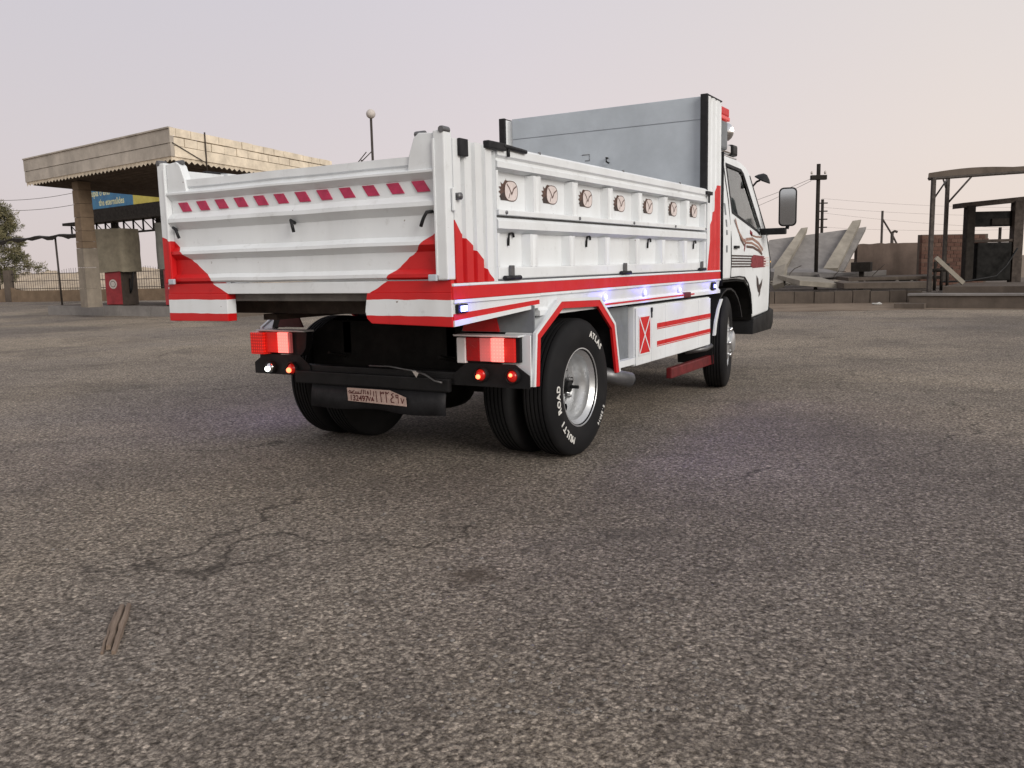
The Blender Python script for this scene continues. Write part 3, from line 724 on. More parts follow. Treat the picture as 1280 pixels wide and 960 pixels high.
    # marker lamps
    for k, (y, z) in enumerate(((.053, .920), (1.641, .905), (2.283, .908), (2.973, .905), (3.781, .905))):
        xb = HW-.004 if k else HW+.0015
        if k in (0, 4):
            ml = B().box(X(xb, xb+.020), (y-.040, y+.040), (z-.020 if k == 0 else z-.032, z+.020 if k == 0 else z+.032), .005).build('marker_lamp', M['black'], T)
            B().box(X(xb+.0202, xb+.026), (y-.027, y+.027), (z-.013, z+.013), .003).build('lens', M['led_blue'], ml)
        else:
            ml = B().lathe([(.024, -.006), (.024, .006), (.018, .010)], (s*xb, y, z), 'X', 18).build('marker_lamp', M['white'], T)
            B().sphere((s*(xb+.008), y, z), .0165, 2, 0, (.6, 1, 1)).build('lens', M['led_blue'], ml)
        l = bpy.data.lights.new('marker_glow', 'POINT'); l.energy = .42; l.color = (.14, .12, 1); l.shadow_soft_size = .012
        lo = bpy.data.objects.new('marker_glow', l); COL.objects.link(lo); lo.location = (s*(xb+.045), y, z); lo.parent = ml
        l = bpy.data.lights.new('marker_beam', 'SPOT'); l.energy = 12 if k else 4; l.color = (.30, .22, 1); l.shadow_soft_size = .012; l.spot_size = rad(75); l.spot_blend = 1
        lo = bpy.data.objects.new('marker_beam', l); COL.objects.link(lo); lo.location = (s*(xb+.045), y, z); lo.rotation_euler = Vector((s*.85, -.6, -.75)).to_track_quat('-Z', 'Y').to_euler(); lo.parent = ml
    B().box(X(HW-.02, HW+.014), (3.06, 3.20), (.838, .880), .008).build('rope_cleat', M['dred'], SI)

# --- headboard
HB = B().box((-.845, .896), (3.650, 3.690), (1.03, 2.398), .004).build('headboard', M['inner'], T)
B().box((-.845, .896), (3.6435, 3.6495), (2.222, 2.396), .002).build('upper_sheet', M['inner'], HB)
B().box((-.845, .896), (3.645, 3.6495), (1.05, 2.214), .002).build('lower_sheet', M['inner'], HB)
B().box((-.93, -.846), (3.66, 3.70), (1.03, 2.385), .003).build('edge_strip', M['white'], HB)
B().tube([(.08, 3.64, 1.985), (.08, 3.61, 1.985), (.08, 3.61, 1.955), (.10, 3.625, 1.94)], .008, 8).build('hook', M['trim'], HB)
b = B(); b.tube([(-.16, 3.643, 2.03), (-.09, 3.643, 2.03), (-.09, 3.643, 1.98), (-.13, 3.643, 1.98)], .003, 6); b.build('bracket', M['steel'], HB)
for s in (1, -1):
    X = lambda a, c: (s*a, s*c) if s > 0 else (s*c, s*a)
    rl = B().box(X(.78, .938), (3.976, 4.23), (2.305, 2.372), .012).build('roof_marker', M['red'], T)
    B().box(X(.78, .94), (3.976, 4.24), (2.272, 2.3045), .006).build('lens', M['lens_lit'], rl)
    B().box(X(.80, .930), (3.976, 4.22), (2.035, 2.268), .02).build('roof_visor', M['grey'], T)
    B().tube([(s*.955, 3.995, .90), (s*.955, 3.995, 2.0)], .012, 8).build('cable_conduit', M['black'], T)

# --- side boxes (tool box and fuel tank cover)
for s in (1, -1):
    X = lambda a, c: (s*a, s*c) if s > 0 else (s*c, s*a)
    XF = HW-.02
    g = B().box(X(.60, XF-.045), (1.80, 2.155), (.47, .825), .006).build('recess_panel', M['grey'], T)
    B().prism([(1.795, .438), (2.165, .436), (2.165, .478), (1.80, .480)], 0, s*(XF-.0445), s*XF).build('ledge', M['white'], g)
    bx = B().box(X(.58, XF-.006), (2.168, 3.78), (.418, .818), .01).build('tool_box', M['white'], T)
    for y0, y1 in ((2.172, 2.452), (2.458, 2.722), (2.729, 3.468), (3.476, 3.777)):
        b = B(); b.box(X(XF-.0055, XF+.004), (y0, y1), (.422+.004*random.random(), .808), .005); b.build('door_panel', M['white'], bx)
    fr = B().box(X(XF+.0042, XF+.008), (2.205, 2.425), (.485, .757), .003).build('cross_panel', M['white'], bx)
    B().box(X(XF+.0082, XF+.0095), (2.218, 2.412), (.498, .744), .0).build('red_field', M['red'], bx)
    Xm = Matrix(((0, 0, s, s*(XF+.0100)), (1, 0, 0, 0), (0, 1, 0, 0), (0, 0, 0, 1)))
    b = B(); stroke(b, [(2.222, .502), (2.408, .740)], .013, Xm); stroke(b, [(2.222, .740), (2.408, .502)], .013, Xm @ Matrix.Translation((0, 0, .0006))); b.build('white_cross', M['white'], bx)
    for z0, z1 in ((.650, .683), (.528, .557)):
        for y0, y1 in ((2.555, 2.7215), (2.7295, 3.4675), (3.4765, 3.770)):
            B().box(X(XF+.0042, XF+.0065), (y0, y1), (z0, z1), .0).build('red_stripe', M['red'], bx)
            B().box(X(XF+.0042, XF+.0060), (y0, y1), (z0-.010, z0-.004), .0).build('thin_red_stripe', M['red'], bx)
    b = B(); b.box(X(XF+.004, XF+.016), (2.432, 2.45), (.77, .80), .003); b.tube([(s*(XF+.01), 2.441, .73), (s*(XF+.01), 2.441, .77)], .005, 6); b.build('latch', M['trim'], bx)
    B().tube([(s*.80, 3.55, .38), (s*.93, 3.66, .40), (s*.93, 3.80, .41)], .022, 10).build('step_tube', M['steel'], T)
    b = B(); b.lathe([(.10, -.12), (.11, -.08), (.11, .08), (.10, .12)], (s*.80, 3.90, .53), 'Y', 18); b.build('air_filter', M['chassis'], T)

# --- cab
CW, BELT = .92, 1.385
def cabx(z): return CW-max(0, z-BELT)*.115
OUT = [(4.08, .945), (4.62, .945), (4.86, .93), (5.00, .87), (5.09, .77), (5.13, .66), (5.14, .56), (5.74, .585), (5.80, .70), (5.815, .95), (5.79, 1.14), (5.62, 1.385), (5.19, 1.925), (5.08, 1.985), (4.9, 2.015), (4.2, 2.03), (4.08, 2.0)]
WIN = [(4.47, 1.545), (5.22, 1.405), (5.33, 1.375), (5.355, 1.42), (4.95, 1.885), (4.88, 1.915), (4.43, 1.93)]
b = B(); b.prism(OUT, 0, -CW, CW)
g = b.bm.verts[:]+b.bm.edges[:]+b.bm.faces[:]
bmesh.ops.bisect_plane(b.bm, geom=g, plane_co=(0, 0, BELT), plane_no=(0, 0, 1))
for v in b.bm.verts: v.co.x = math.copysign(cabx(v.co.z), v.co.x)
bmesh.ops.recalc_face_normals(b.bm, faces=b.bm.faces)
es = [e for e in b.bm.edges if len(e.link_faces) == 2 and e.calc_face_angle(0) > rad(50)]
bmesh.ops.bevel(b.bm, geom=es, offset=.035, segments=3, profile=.6, affect='EDGES')
tmp = b.build('cab_solid', M['white'])
def cutter(fn):
    c = B(); fn(c); return c.build('cutter', M['white'])
cuts = [cutter(lambda c: c.prism(WIN, 0, -1.3, 1.3)),
        cutter(lambda c: c.prism([(5.70, 1.40), (5.90, 1.40), (5.50, 1.90), (5.14, 1.90), (5.15, 1.85), (5.52, 1.425)], 0, -.76, .76)),
        cutter(lambda c: c.box((-.70, .70), (4.0, 4.25), (1.50, 1.90)))]
md = tmp.modifiers.new('s', 'SOLIDIFY'); md.thickness = .035; md.offset = -1
for c in cuts:
    md = tmp.modifiers.new('b', 'BOOLEAN'); md.operation = 'DIFFERENCE'; md.solver = 'EXACT'; md.object = c
bpy.context.view_layer.update()
me = bpy.data.meshes.new_from_object(tmp.evaluated_get(bpy.context.evaluated_depsgraph_get()))
for c in cuts+[tmp]: bpy.data.objects.remove(c)
me.name = 'cab'; me.materials.clear()
for p_ in me.polygons: p_.use_smooth = True
me.set_sharp_from_angle(angle=rad(30))
CAB = link('cab', me, M['white'], T)
def side_sheet(pts, s, d, name, mat, par, thick=.0):
    """thin panel lying on the cab side"""
    b = B(); n = len(pts)
    vs = [(s*(cabx(z)+d), y, z) for y, z in pts]
    if thick: vs += [(s*(cabx(z)+d-thick), y, z) for y, z in pts]; b.poly(vs, [tuple(range(n)), tuple(range(2*n-1, n-1, -1))]+[(k, (k+1) % n, n+(k+1) % n, n+k) for k in range(n)])
    else: b.poly(vs, [tuple(range(n))])
    return b.build(name, mat, par)
def grow(P, d):
    c = Vector((sum(p[0] for p in P)/len(P), sum(p[1] for p in P)/len(P))); R_ = []
    for k in range(len(P)):
        a, p, q_ = Vector(P[k-1]), Vector(P[k]), Vector(P[(k+1) % len(P)])
        n1 = Vector(((p-a).y, -(p-a).x)).normalized(); n2 = Vector(((q_-p).y, -(q_-p).x)).normalized(); nn = (n1+n2).normalized()
        R_.append(tuple(p+nn*d/max(.5, nn.dot(n1))))
    return R_
def side_tube(pts, s, r, name, mat, par, d=.001):
    return B().tube([(s*(cabx(z)+d), y, z) for y, z in pts], r, 6).build(name, mat, par)
for s in (1, -1):
    G_ = grow(WIN, .026); nW = len(WIN); b = B()
    b.poly([(s*(cabx(z)+.004), y, z) for y, z in WIN+G_]+[(s*(cabx(z)-.03), y, z) for y, z in WIN], [(k, (k+1) % nW, nW+(k+1) % nW, nW+k) for k in range(nW)]+[(k, (k+1) % nW, 2*nW+(k+1) % nW, 2*nW+k) for k in range(nW)]); b.build('window_frame', M['trim'], CAB)
    side_sheet(WIN, s, -.010, 'side_window', M['glass'], CAB, .004)
    B().box((s*.46-.24, s*.46+.24), (4.20, 4.34), (1.05, 1.72), .05).build('seat_back', M['seat'], CAB)
    B().box((s*.46-.13, s*.46+.13), (4.20, 4.30), (1.74, 1.90), .04).build('headrest', M['seat'], CAB)
    side_tube([(4.335, 1.97), (4.35, 1.8), (4.375, 1.62), (4.38, 1.30), (4.39, 1.08), (4.375, .962), (4.66, .965), (4.83, .955), (4.95, .90), (5.04, .80), (5.085, .69), (5.10, .60)], s, .006, 'door_seam', M['trim'], CAB)
    side_tube([(5.74, .62), (5.772, .95), (5.755, 1.13), (5.58, 1.385), (5.17, 1.90)], s, .007, 'corner_seam', M['trim'], CAB)
    for z0, z1 in ((1.50, 1.60), (1.33, 1.46), (1.18, 1.24)):
        side_sheet([(4.235, z0), (4.275, z0), (4.275, z1), (4.235, z1)], s, .003, 'vent_slot', M['grey'], CAB, .004)
    B().box((s*.918 if s > 0 else s*.945, s*.945 if s > 0 else s*.918), (4.46, 4.58), (1.215, 1.24), .006).build('door_handle', M['black'], CAB)
    # swept lines below the window
    for P, w, mt in (([(4.50, 1.47), (4.60, 1.37), (4.74, 1.30), (4.84, 1.275)], .020, 'decal_t'), ([(4.60, 1.38), (4.68, 1.30), (4.80, 1.245)], .018, 'decal_b'), ([(4.86, 1.30), (5.08, 1.31), (5.30, 1.27), (5.46, 1.21)], .020, 'decal_t'),
                     ([(4.84, 1.27), (5.05, 1.27), (5.28, 1.235), (5.42, 1.19)], .016, 'decal_t'), ([(4.88, 1.235), (5.10, 1.23), (5.30, 1.20), (5.44, 1.165)], .018, 'decal_b'), ([(4.82, 1.30), (4.83, 1.24), (4.80, 1.20)], .018, 'decal_red'),
                     ([(5.0, 1.37), (5.06, 1.35)], .03, 'decal_red'), ([(5.02, 1.345), (5.20, 1.33), (5.40, 1.33)], .012, 'decal_t')):
        Xm = Matrix(((0, 0, s, s*(CW+.0030)), (1, 0, 0, 0), (0, 1, 0, 0), (0, 0, 0, 1)))
        b = B(); stroke(b, P, w*1.35, Xm); b.build('swoosh_decal', M[mt], CAB)
    Xm = Matrix(((0, 0, s, s*(CW+.0030)), (1, 0, 0, 0), (0, 1, 0, 0), (0, 0, 0, 1)))
    for k in range(5):
        b = B(); z = 1.152-k*.024; stroke(b, [(4.41, z), (5.05 if k % 2 else 5.10, z-.006)], .014, Xm); b.build('pin_stripe', M['decal_k'], CAB)
    side_sheet([(5.02, 1.06), (5.06, 1.10), (5.02, 1.12), (5.12, 1.16), (5.52, 1.145), (5.60, 1.10), (5.56, 1.04), (5.10, 1.035)], s, .0042, 'red_decal', M['decal_red'], CAB)
    for k in range(4):
        b = B(); z = 1.135-k*.026; stroke(b, [(5.50, z), (5.70, z-.003)], .012, Xm @ Matrix.Translation((0, 0, .003))); b.build('pin_stripe', M['decal_p'], CAB)
    # bird decal
    b = B(); b.poly([(s*(CW+.0030), 5.38+(y-5.38)*1.5, .86+(z-.86)*1.15) for y, z in [(5.29, .95), (5.335, .92), (5.355, .865), (5.40, .885), (5.44, .92), (5.425, .86), (5.395, .825), (5.385, .785), (5.35, .765), (5.36, .80), (5.33, .815), (5.30, .87)]], [tuple(range(12))]); b.build('bird_decal', M['decal_k'], CAB)
    B().lathe([(.028, 0), (.026, .018), (.0001, .024)], (s*(CW-.03), 5.80, 1.09), 'Y', 14).build('turn_lamp', M['amber'], CAB)
    # mud guard round the front wheel
    b = B(); P = []
    for k in range(13):
        a = rad(-18+k*14.5); P.append((FY-.475*math.cos(a), .40+.475*math.sin(a)))
    Q = [(FY+(y-FY)*.965, .40+(z-.40)*.965) for y, z in P]
    b.prism(P+Q[::-1], 0, s*.62, s*.925); mg = b.build('mud_guard', M['black'], T, smooth=40)
    b = B(); b.prism(P[2:6]+[(y+.05, z) for y, z in P[2:6]][::-1], 0, s*.9255, s*.940); b.build('guard_edge', M['white'], mg)
    # door mirror on its thick arm, and the small round mirror
    ar = B().box((s*.91, s*1.16) if s > 0 else (s*1.16, s*.91), (5.36, 5.43), (1.350, 1.412), .012).build('mirror_arm', M['black'], T)
    def rrect(x0, x1, z0, z1, r, n=5):
        P = []
        for cx, cz, a0 in ((x1-r, z1-r, 0), (x0+r, z1-r, 90), (x0+r, z0+r, 180), (x1-r, z0+r, 270)):
            for k in range(n+1): a = rad(a0+90*k/n); P.append((cx+r*math.cos(a), cz+r*math.sin(a)))
        return P
    Rz = Matrix.Translation((s*1.178, 5.36, 1.605)) @ Matrix.Rotation(s*rad(12), 4, 'Z') @ Matrix.Rotation(rad(2.0), 4, 'X')
    mi = B(Rz).prism(rrect(-.083, .083, -.182, .182, .042), 1, 0, .06, 0, .008).build('door_mirror', M['black'], T, smooth=40)
    B(Rz).prism(rrect(-.070, .070, -.168, .168, .034), 1, -.004, -.0005).build('mirror_glass', M['mirror'], mi)
    B().tube([(s*1.165, 5.40, 1.40), (s*1.178, 5.40, 1.45)], .018, 8).build('mirror_stem', M['black'], mi)
    sm = B().tube([(s*.845, 5.30, 1.80), (s*.88, 5.36, 1.86), (s*.905, 5.38, 1.872)], .010, 8).build('round_mirror', M['black'], T)
    b = B(Matrix.Translation((s*.925, 5.39, 1.875)) @ Matrix.Rotation(rad(28)*s, 4, 'Y')); b.lathe([(.0001, -.012), (.078, -.004), (.082, .004), (.06, .03), (.02, .06), (.0001, .062)], (0, 0, 0), 'Z', 24); b.build('mirror_bowl', M['black'], sm, smooth=50)
AL = [(4.085, .945), (4.62, .945), (4.86, .93), (5.00, .87), (5.09, .77), (5.13, .66), (5.14, .56)]
for s in (1, -1):
    b = B(); b.prism([(y-.004, z-.004) for y, z in AL]+[(y-.02, z-.02) for y, z in AL][::-1], 0, s*.25, s*.912); b.build('arch_shade_liner', M['chassis'], CAB)  # added black sheets in place of the shade under the cab
B().prism([(5.12, .40), (5.84, .40), (5.91, .46), (5.92, .60), (5.76, .63), (5.70, .582), (5.145, .556)], 0, -.93, .93, 0, .015).build('front_bumper', M['black'], T, smooth=30)
B().box((-.86, .86), (5.25, 5.56), (1.05, 1.36), .03).build('dashboard', M['black'], CAB)
B().lathe([(.19, 0), (.205, .012), (.19, .024), (.175, .012)], (0, 0, 0), 'Z', 28, closed=True).build('steering_wheel', M['black'], CAB).matrix_basis = Matrix.Translation((-.42, 5.10, 1.42)) @ Matrix.Rotation(rad(35), 4, 'X')
# windscreen, roof strip with lamps
b = B(); b.poly([(-.78, 5.575, 1.415), (.78, 5.575, 1.415), (.78, 5.185, 1.905), (-.78, 5.185, 1.905)], [(0, 1, 2, 3)]); b.build('windscreen', M['glass'], CAB)
b = B(); b.poly([(-.75, 4.076, 1.50), (.75, 4.076, 1.50), (.74, 4.076, 1.90), (-.74, 4.076, 1.90)], [(0, 1, 2, 3)]); b.build('rear_window', M['glass'], CAB)
rk = B().box((-.80, .80), (4.30, 4.95), (2.032, 2.052), .006).build('roof_rack', M['chrome'], T)
for s in (1, -1):
    B().box((s*.72-.11, s*.72+.11), (4.30, 4.66), (2.0525, 2.13), .015).build('rack_lamp', M['chrome'], rk)
    B().box((s*.745-.085, s*.745+.085), (4.72, 4.88), (2.0525, 2.15), .02).build('rack_lamp', M['black'], rk)
    b = B(); b.lathe([(.02, 0), (.022, .16), (.05, .22), (.085, .25), (.08, .252), (.0001, .20)], (s*.80, 4.30, 2.235), 'Y', 18); b.tube([(s*.80, 4.4, 2.13), (s*.80, 4.4, 2.22)], .012, 6); b.build('air_horn', M['chrome'], rk, smooth=40)
    B().prism([(4.36, 2.1405), (4.50, 2.1405), (4.38, 2.28), (4.36, 2.28)], 0, s*.76, s*.80).build('rack_fin', M['white'], rk)

# ================================================================== filling station on the left
def quad_prism(b, P4, z0, z1, mi=0):
    b.poly([(p.x, p.y, z0) for p in P4]+[(p.x, p.y, z1) for p in P4], [(3, 2, 1, 0), (4, 5, 6, 7), (0, 1, 5, 4), (1, 2, 6, 5), (2, 3, 7, 6), (3, 0, 4, 7)], mi)
FZ0, FZ1 = 3.60, 4.27
A_ = at(214, 196, 18.7); B_ = at(32, 229, 23.3); D_ = at(416, 228, 25.0)
for p in (A_, B_, D_): p.z = 0
u_ = (B_-A_); v_ = (D_-A_); E_ = A_+u_+v_
un_, vn_ = u_.normalized(), v_.normalized()
CA = empty('station_canopy', A_, 'cream stone and plaster filling station canopy with toothed corrugated underside', 'canopy')
def kid(b, name, mat, par=CA, **k):
    o = b.build(name, mat, None, **k); o.parent = par; o.matrix_parent_inverse = Matrix.Translation(-par.location) if par.parent is None else Matrix(); return o
def inn(p, a, c): return p+un_*a+vn_*c
b = B(); quad_prism(b, [inn(A_, .12, .12), inn(B_, -.12, .12), inn(E_, -.12, -.12), inn(D_, .12, -.12)], FZ0+.12, FZ1-.06); kid(b, 'slab', M['mortar'])
# plaster fascia along the front (two bands)
for z0, z1, o_ in ((FZ0+.05, FZ0+.325, .0), (FZ0+.335, FZ1-.035, -.012), (FZ1-.033, FZ1, -.04)):
    b = B(); quad_prism(b, [inn(A_, 0, o_), inn(B_, 0, o_), inn(B_, 0, .115), inn(A_, 0, .115)], z0, z1); kid(b, 'fascia_band', M['plaster'])
# stone blocks along the right-hand face
LV = v_.length
def block(a0, a1, z0, z1, pr):
    b = B(); p0, p1 = A_+vn_*a0, A_+vn_*a1
    quad_prism(b, [p0-un_*pr, p0+un_*.11, p1+un_*.11, p1-un_*pr], z0, z1); kid(b, 'stone_block', M['stone'])
b = B(); p0, p1 = A_+vn_*.12, D_; quad_prism(b, [p0-un_*.005, p0+un_*.11, p1+un_*.11, p1-un_*.005], FZ0+.05, FZ0+.28); kid(b, 'fascia_band', M['stone'])
for row, (z0, z1, off) in enumerate(((FZ0+.29, FZ0+.475, .0), (FZ0+.485, FZ1, .22))):
    a = -.02-off
    while a < LV-.02:
        w = random.uniform(.42, .50); a0, a1 = max(a, .0)+.008, min(a+w, LV)-.008
        if a1-a0 > .06: block(a0, a1, z0+random.uniform(0, .006), z1-random.uniform(0, .014)-(.03*(a/LV) if row else 0), random.uniform(-.006, .012))
        a += w
# corrugated soffit with a wavy edge on the two visible sides
b = B(); n = 150; top = []
def soffit(p, q, inward, nn):
    R0, R1 = [], []
    for k in range(nn+1):
        f = k/nn; w = .5+.5*math.cos(k*math.pi); pt = p.lerp(q, f)
        R0.append(b.bm.verts.new((pt.x, pt.y, FZ0+.055))); R1.append(b.bm.verts.new((pt.x+inward.x*.02, pt.y+inward.y*.02, FZ0-.055*w-.012*random.random())))
    for k in range(nn): b.bm.faces.new((R0[k], R0[k+1], R1[k+1], R1[k]))
soffit(inn(A_, .02, .02), inn(B_, -.02, .02), vn_, 78); soffit(inn(A_, .02, .02), inn(D_, .02, -.02), un_, 70)
kid(b, 'soffit_edge', M['stone'])
b = B(); quad_prism(b, [inn(A_, .05, .05), inn(B_, -.05, .05), inn(E_, -.05, -.05), inn(D_, .05, -.05)], FZ0+.02, FZ0+.10); kid(b, 'soffit', M['ceiling'])
for k in range(26):
    b = B(); p = inn(A_, .2+k*u_.length/27, .1); q = p+vn_*(v_.length-.25)
    b.tube([(p.x, p.y, FZ0+.0), (q.x, q.y, FZ0+.0)], .055, 6); kid(b, 'corrugation', M['ceiling'])
b = B(); p = A_+vn_*1.15-un_*.02; b.tube([(p.x, p.y, FZ1+.03), (p.x, p.y, FZ0-.25)], .018, 6); kid(b, 'drain_pipe', M['rust'])
b = B(); p0, p1 = A_+vn_*.05-un_*.02, A_+vn_*1.1-un_*.03; b.tube([(p0.x, p0.y, FZ0+.34), (p1.x, p1.y, FZ0+.02)], .01, 5); kid(b, 'cable', M['iron'])

def column(px, py, zb, w0, w1, label):
    P = onz(px, py, zb); X = Matrix.Translation((P.x, P.y, 0)) @ Matrix.Rotation(math.atan2(un_.y, un_.x), 4, 'Z')
    c = empty('canopy_column', (P.x, P.y, zb), label, 'column', None)
    b = B(X); h = FZ0-.06
    def tap(z0, z1, a0, a1):
        b.poly([(-a0, -a0, z0), (a0, -a0, z0), (a0, a0, z0), (-a0, a0, z0), (-a1, -a1, z1), (a1, -a1, z1), (a1, a1, z1), (-a1, a1, z1)], [(3, 2, 1, 0), (4, 5, 6, 7), (0, 1, 5, 4), (1, 2, 6, 5), (2, 3, 7, 6), (3, 0, 4, 7)])
    zs = [zb, zb+.5, zb+1.05, zb+1.55, zb+1.72, zb+2.0, zb+2.35, zb+2.7, zb+3.05, h]
    for k in range(len(zs)-1):
        b = B(X); f0, f1 = (zs[k]-zb)/(h-zb), (zs[k+1]-zb)/(h-zb); w = lambda f: w1+(w0-w1)*f+random.uniform(-.006, .006)
        tap(zs[k]+.004, zs[k+1]-.004, w(f0), w(f1)); o = b.build('cladding_course', M['column'] if k > 2 else M['column_low']); o.parent = c; o.matrix_parent_inverse = Matrix.Translation(-Vector(c.location))
    return c, P
c1, CPOS = column(115, 384, .27, .165, .20, 'square stone clad column holding the canopy beside the covered red pump')
P2 = CPOS-un_*2.6+vn_*2.4
c2 = c1.copy(); COL.objects.link(c2); c2.location = (P2.x, P2.y, 0.27); c2['label'] = 'second stone clad column under the canopy corner behind the truck tailgate'
for ch in list(c1.children):
    n_ = ch.copy(); COL.objects.link(n_); n_.parent = c2; n_.matrix_parent_inverse = ch.matrix_parent_inverse
# pump island
b = B(); i0, i1 = onz(60, 393.5), onz(290, 397); d_ = (i1-i0).normalized(); nrm = Vector((-d_.y, d_.x, 0))
if nrm.dot(HF) < 0: nrm = -nrm
ISL = empty('pump_island', i0, 'low concrete pump island with worn kerb under the canopy', 'pump island')
b = B(); quad_prism(b, [i0+nrm*.16, i1+nrm*.16, i1+nrm*2.3, i0+nrm*2.3], 0, .262); kid(b, 'island_slab', M['conc_d'], ISL)
Ln = (i1-i0).length; a = 0
while a < Ln-.1:
    w = random.uniform(.5, .8); b = B(); p, q_ = i0+d_*(a+.006), i0+d_*min(a+w-.006, Ln); j = random.uniform(-.015, .015)
    quad_prism(b, [p+nrm*j, q_+nrm*j, q_+nrm*.155, p+nrm*.155], 0, .27+random.uniform(-.012, .006)); kid(b, 'kerb_stone', M['conc'], ISL); a += w

def cloth(P, w, d, z0, z1, rot, seed):
    """box of cloth hung over a pump, folds and uneven hem"""
    b = B(Matrix.Translation((P.x, P.y, 0)) @ Matrix.Rotation(rot, 4, 'Z')); n, m_ = 40, 10; rings = []
    for j in range(m_+1):
        f = j/m_; ring = []
        for k in range(n):
            a = 6.2832*k/n; c_, s_ = math.cos(a), math.sin(a); e_ = .35
            x = math.copysign(abs(c_)**e_, c_)*w/2; y = math.copysign(abs(s_)**e_, s_)*d/2
            fold = 1+.07*(1-f)*noise.noise((math.cos(a)*2.2+seed, math.sin(a)*2.2, f*.8))+.05*noise.noise((k*.45+seed, f*1.5, 3))
            z = z0+(z1-z0)*f+.05*(1-f)*noise.noise((k*.3+seed, 5, 0))
            ring.append(b.bm.verts.new(b.X @ Vector((x*fold, y*fold, z))))
        rings.append(ring)
    for j in range(m_):
        for k in range(n): b.bm.faces.new((rings[j][k], rings[j][(k+1) % n], rings[j+1][(k+1) % n], rings[j+1][k]))
    b.bm.faces.new(rings[-1])
    return b
def pump(px, py, lab_p, lab_c, ztop, zhem, mt, ww=.86):
    P = onz(px, py, .27); X = Matrix.Translation((P.x, P.y, 0)) @ Matrix.Rotation(VIEWROT-.30, 4, 'Z')
    p = empty('fuel_pump', (P.x, P.y, .27), lab_p, 'fuel pump', 'fuel pumps on the island')
    def k_(b, nm, m_): o = b.build(nm, m_); o.parent = p; o.matrix_parent_inverse = Matrix.Translation(-Vector(p.location)); return o
    k_(B(X).box((-.27, .27), (-.20, .42), (.27, 2.1), .02), 'cabinet', M['pump_side'])
    k_(B(X).box((-.26, .26), (-.225, -.2005), (.30, 1.35), .01), 'front_door', M['pump'])
    b = B(X); b.lathe([(.13, -.228), (.13, -.2255)], (0, 0, .86), 'Y', 24); k_(b, 'round_logo', M['logo'])
    b = B(X); b.lathe([(.085, -.2315), (.085, -.2285)], (0, 0, .86), 'Y', 24); k_(b, 'logo_ring', M['pump_side'])
    b = B(X); b.lathe([(.07, -.2345), (.07, -.2318)], (0, 0, .86), 'Y', 24); k_(b, 'logo_disc', M['logo'])
    b = B(X); b.tube([(.30, .1, 1.5), (.42, .1, 1.2), (.38, .05, .7), (.32, .05, .6), (.29, .1, 1.0)], .022, 8); k_(b, 'hose', M['black'])
    b = cloth(P+HF*.12, ww, .78, zhem, ztop, VIEWROT-.30, px)
    b.build('pump_cover', mt, smooth=60, label=lab_c, cat='cloth cover', group='cloth covers over the pumps')
pump(151, 381.5, 'red fuel pump with round white logo under a tan cloth beside the column', 'tan and olive cloth draped over the red pump with the round logo', 2.36, 1.19, M['tarp'], 1.0)
pump(225, 382, 'red fuel pump half hidden behind the corner of the truck tailgate', 'grey green cloth over the pump half hidden by the truck tailgate', 2.42, 1.24, M['tarp_g'])

# billboard on its truss, behind the canopy
bd = 40.; p0, p1 = at(112, 268, 43), at(214, 250, 38); p0.z = p1.z = 0; dl = (p1-p0).normalized(); bn = Vector((dl.y, -dl.x, 0))
if bn.dot(HF) > 0: bn = -bn
p0 = p0-dl*1.0; p1 = p1+dl*3
BZ0, BZ1 = 4.35, 5.75; BL = (p1-p0).length
XB = Matrix.Translation(p0) @ Matrix.Rotation(math.atan2(dl.y, dl.x), 4, 'Z')
BB = empty('billboard', p0, 'blue and yellow roadside billboard on a dark steel truss behind the canopy', 'billboard')
def bbp(b, nm, m_): o = b.build(nm, m_, None, org=tuple(p0)); return o
sp_ = 3.3
def bpart(fn, nm, mt):
    b = B(); fn(b); o = b.build(nm, mt); o.parent = BB; o.rotation_euler = (0, 0, math.atan2(dl.y, dl.x)); return o
M['board'] = m_board(5.6)
bpart(lambda b: b.box((0, BL), (-.06, .06), (BZ0, BZ1)), 'board_panel', M['board'])
bpart(lambda b: b.box((-.1, BL+.1), (-.9, -.07), (BZ0-.75, BZ0-.62), .0), 'catwalk', M['dark'])
bpart(lambda b: b.box((-.1, BL+.1), (.07, .5), (BZ0-.62, BZ1+.1), .0), 'back_frame', M['dark'])
bpart(lambda b: b.box((-.02, BL), (-.065, .065), (BZ0-.60, BZ0-.01), .0), 'lower_board', M['dark'])
for z in (BZ0-1.3,):
    bpart(lambda b: b.tube([(-.1, -.5, z), (BL, -.5, z)], .05, 6), 'truss_chord', M['dark'])
kx = 0.
while kx < BL:
    bpart(lambda b: b.tube([(kx, -.5, BZ0-.76), (kx, -.5, BZ0-1.3)], .045, 6), 'truss_post', M['dark'])
    bpart(lambda b: b.tube([(kx, -.5, BZ0-.76), (kx+.9, -.5, BZ0-1.3)], .025, 5), 'truss_brace', M['dark']); kx += .9
bpart(lambda b: (b.box((2.9, 3.1), (.1, .4), (0, BZ0)), None), 'mast', M['dark'])
bpart(lambda b: (b.box((7.2, 7.4), (.1, .4), (0, BZ0)), None), 'mast', M['dark'])
M['sign_text'] = plain('pale_yellow_print', (.62, .62, .38), .6, 0, .3, 4, 0)
def sign_text(b):
    for s_, x, z, sz in (('upia o ever', 2.5, BZ0+.62, .56), ('Hajdun', 4.4, BZ0+.74, .66), ('the eternalides', 3.5, BZ0+.14, .54)):
        text_mesh(b, s_, sz*.78, Matrix.Translation((x, -.064, z)) @ Matrix.Rotation(rad(90), 4, 'X'))
bpart(sign_text, 'sign_lettering', M['sign_text'])['kind'] = 'stuff'
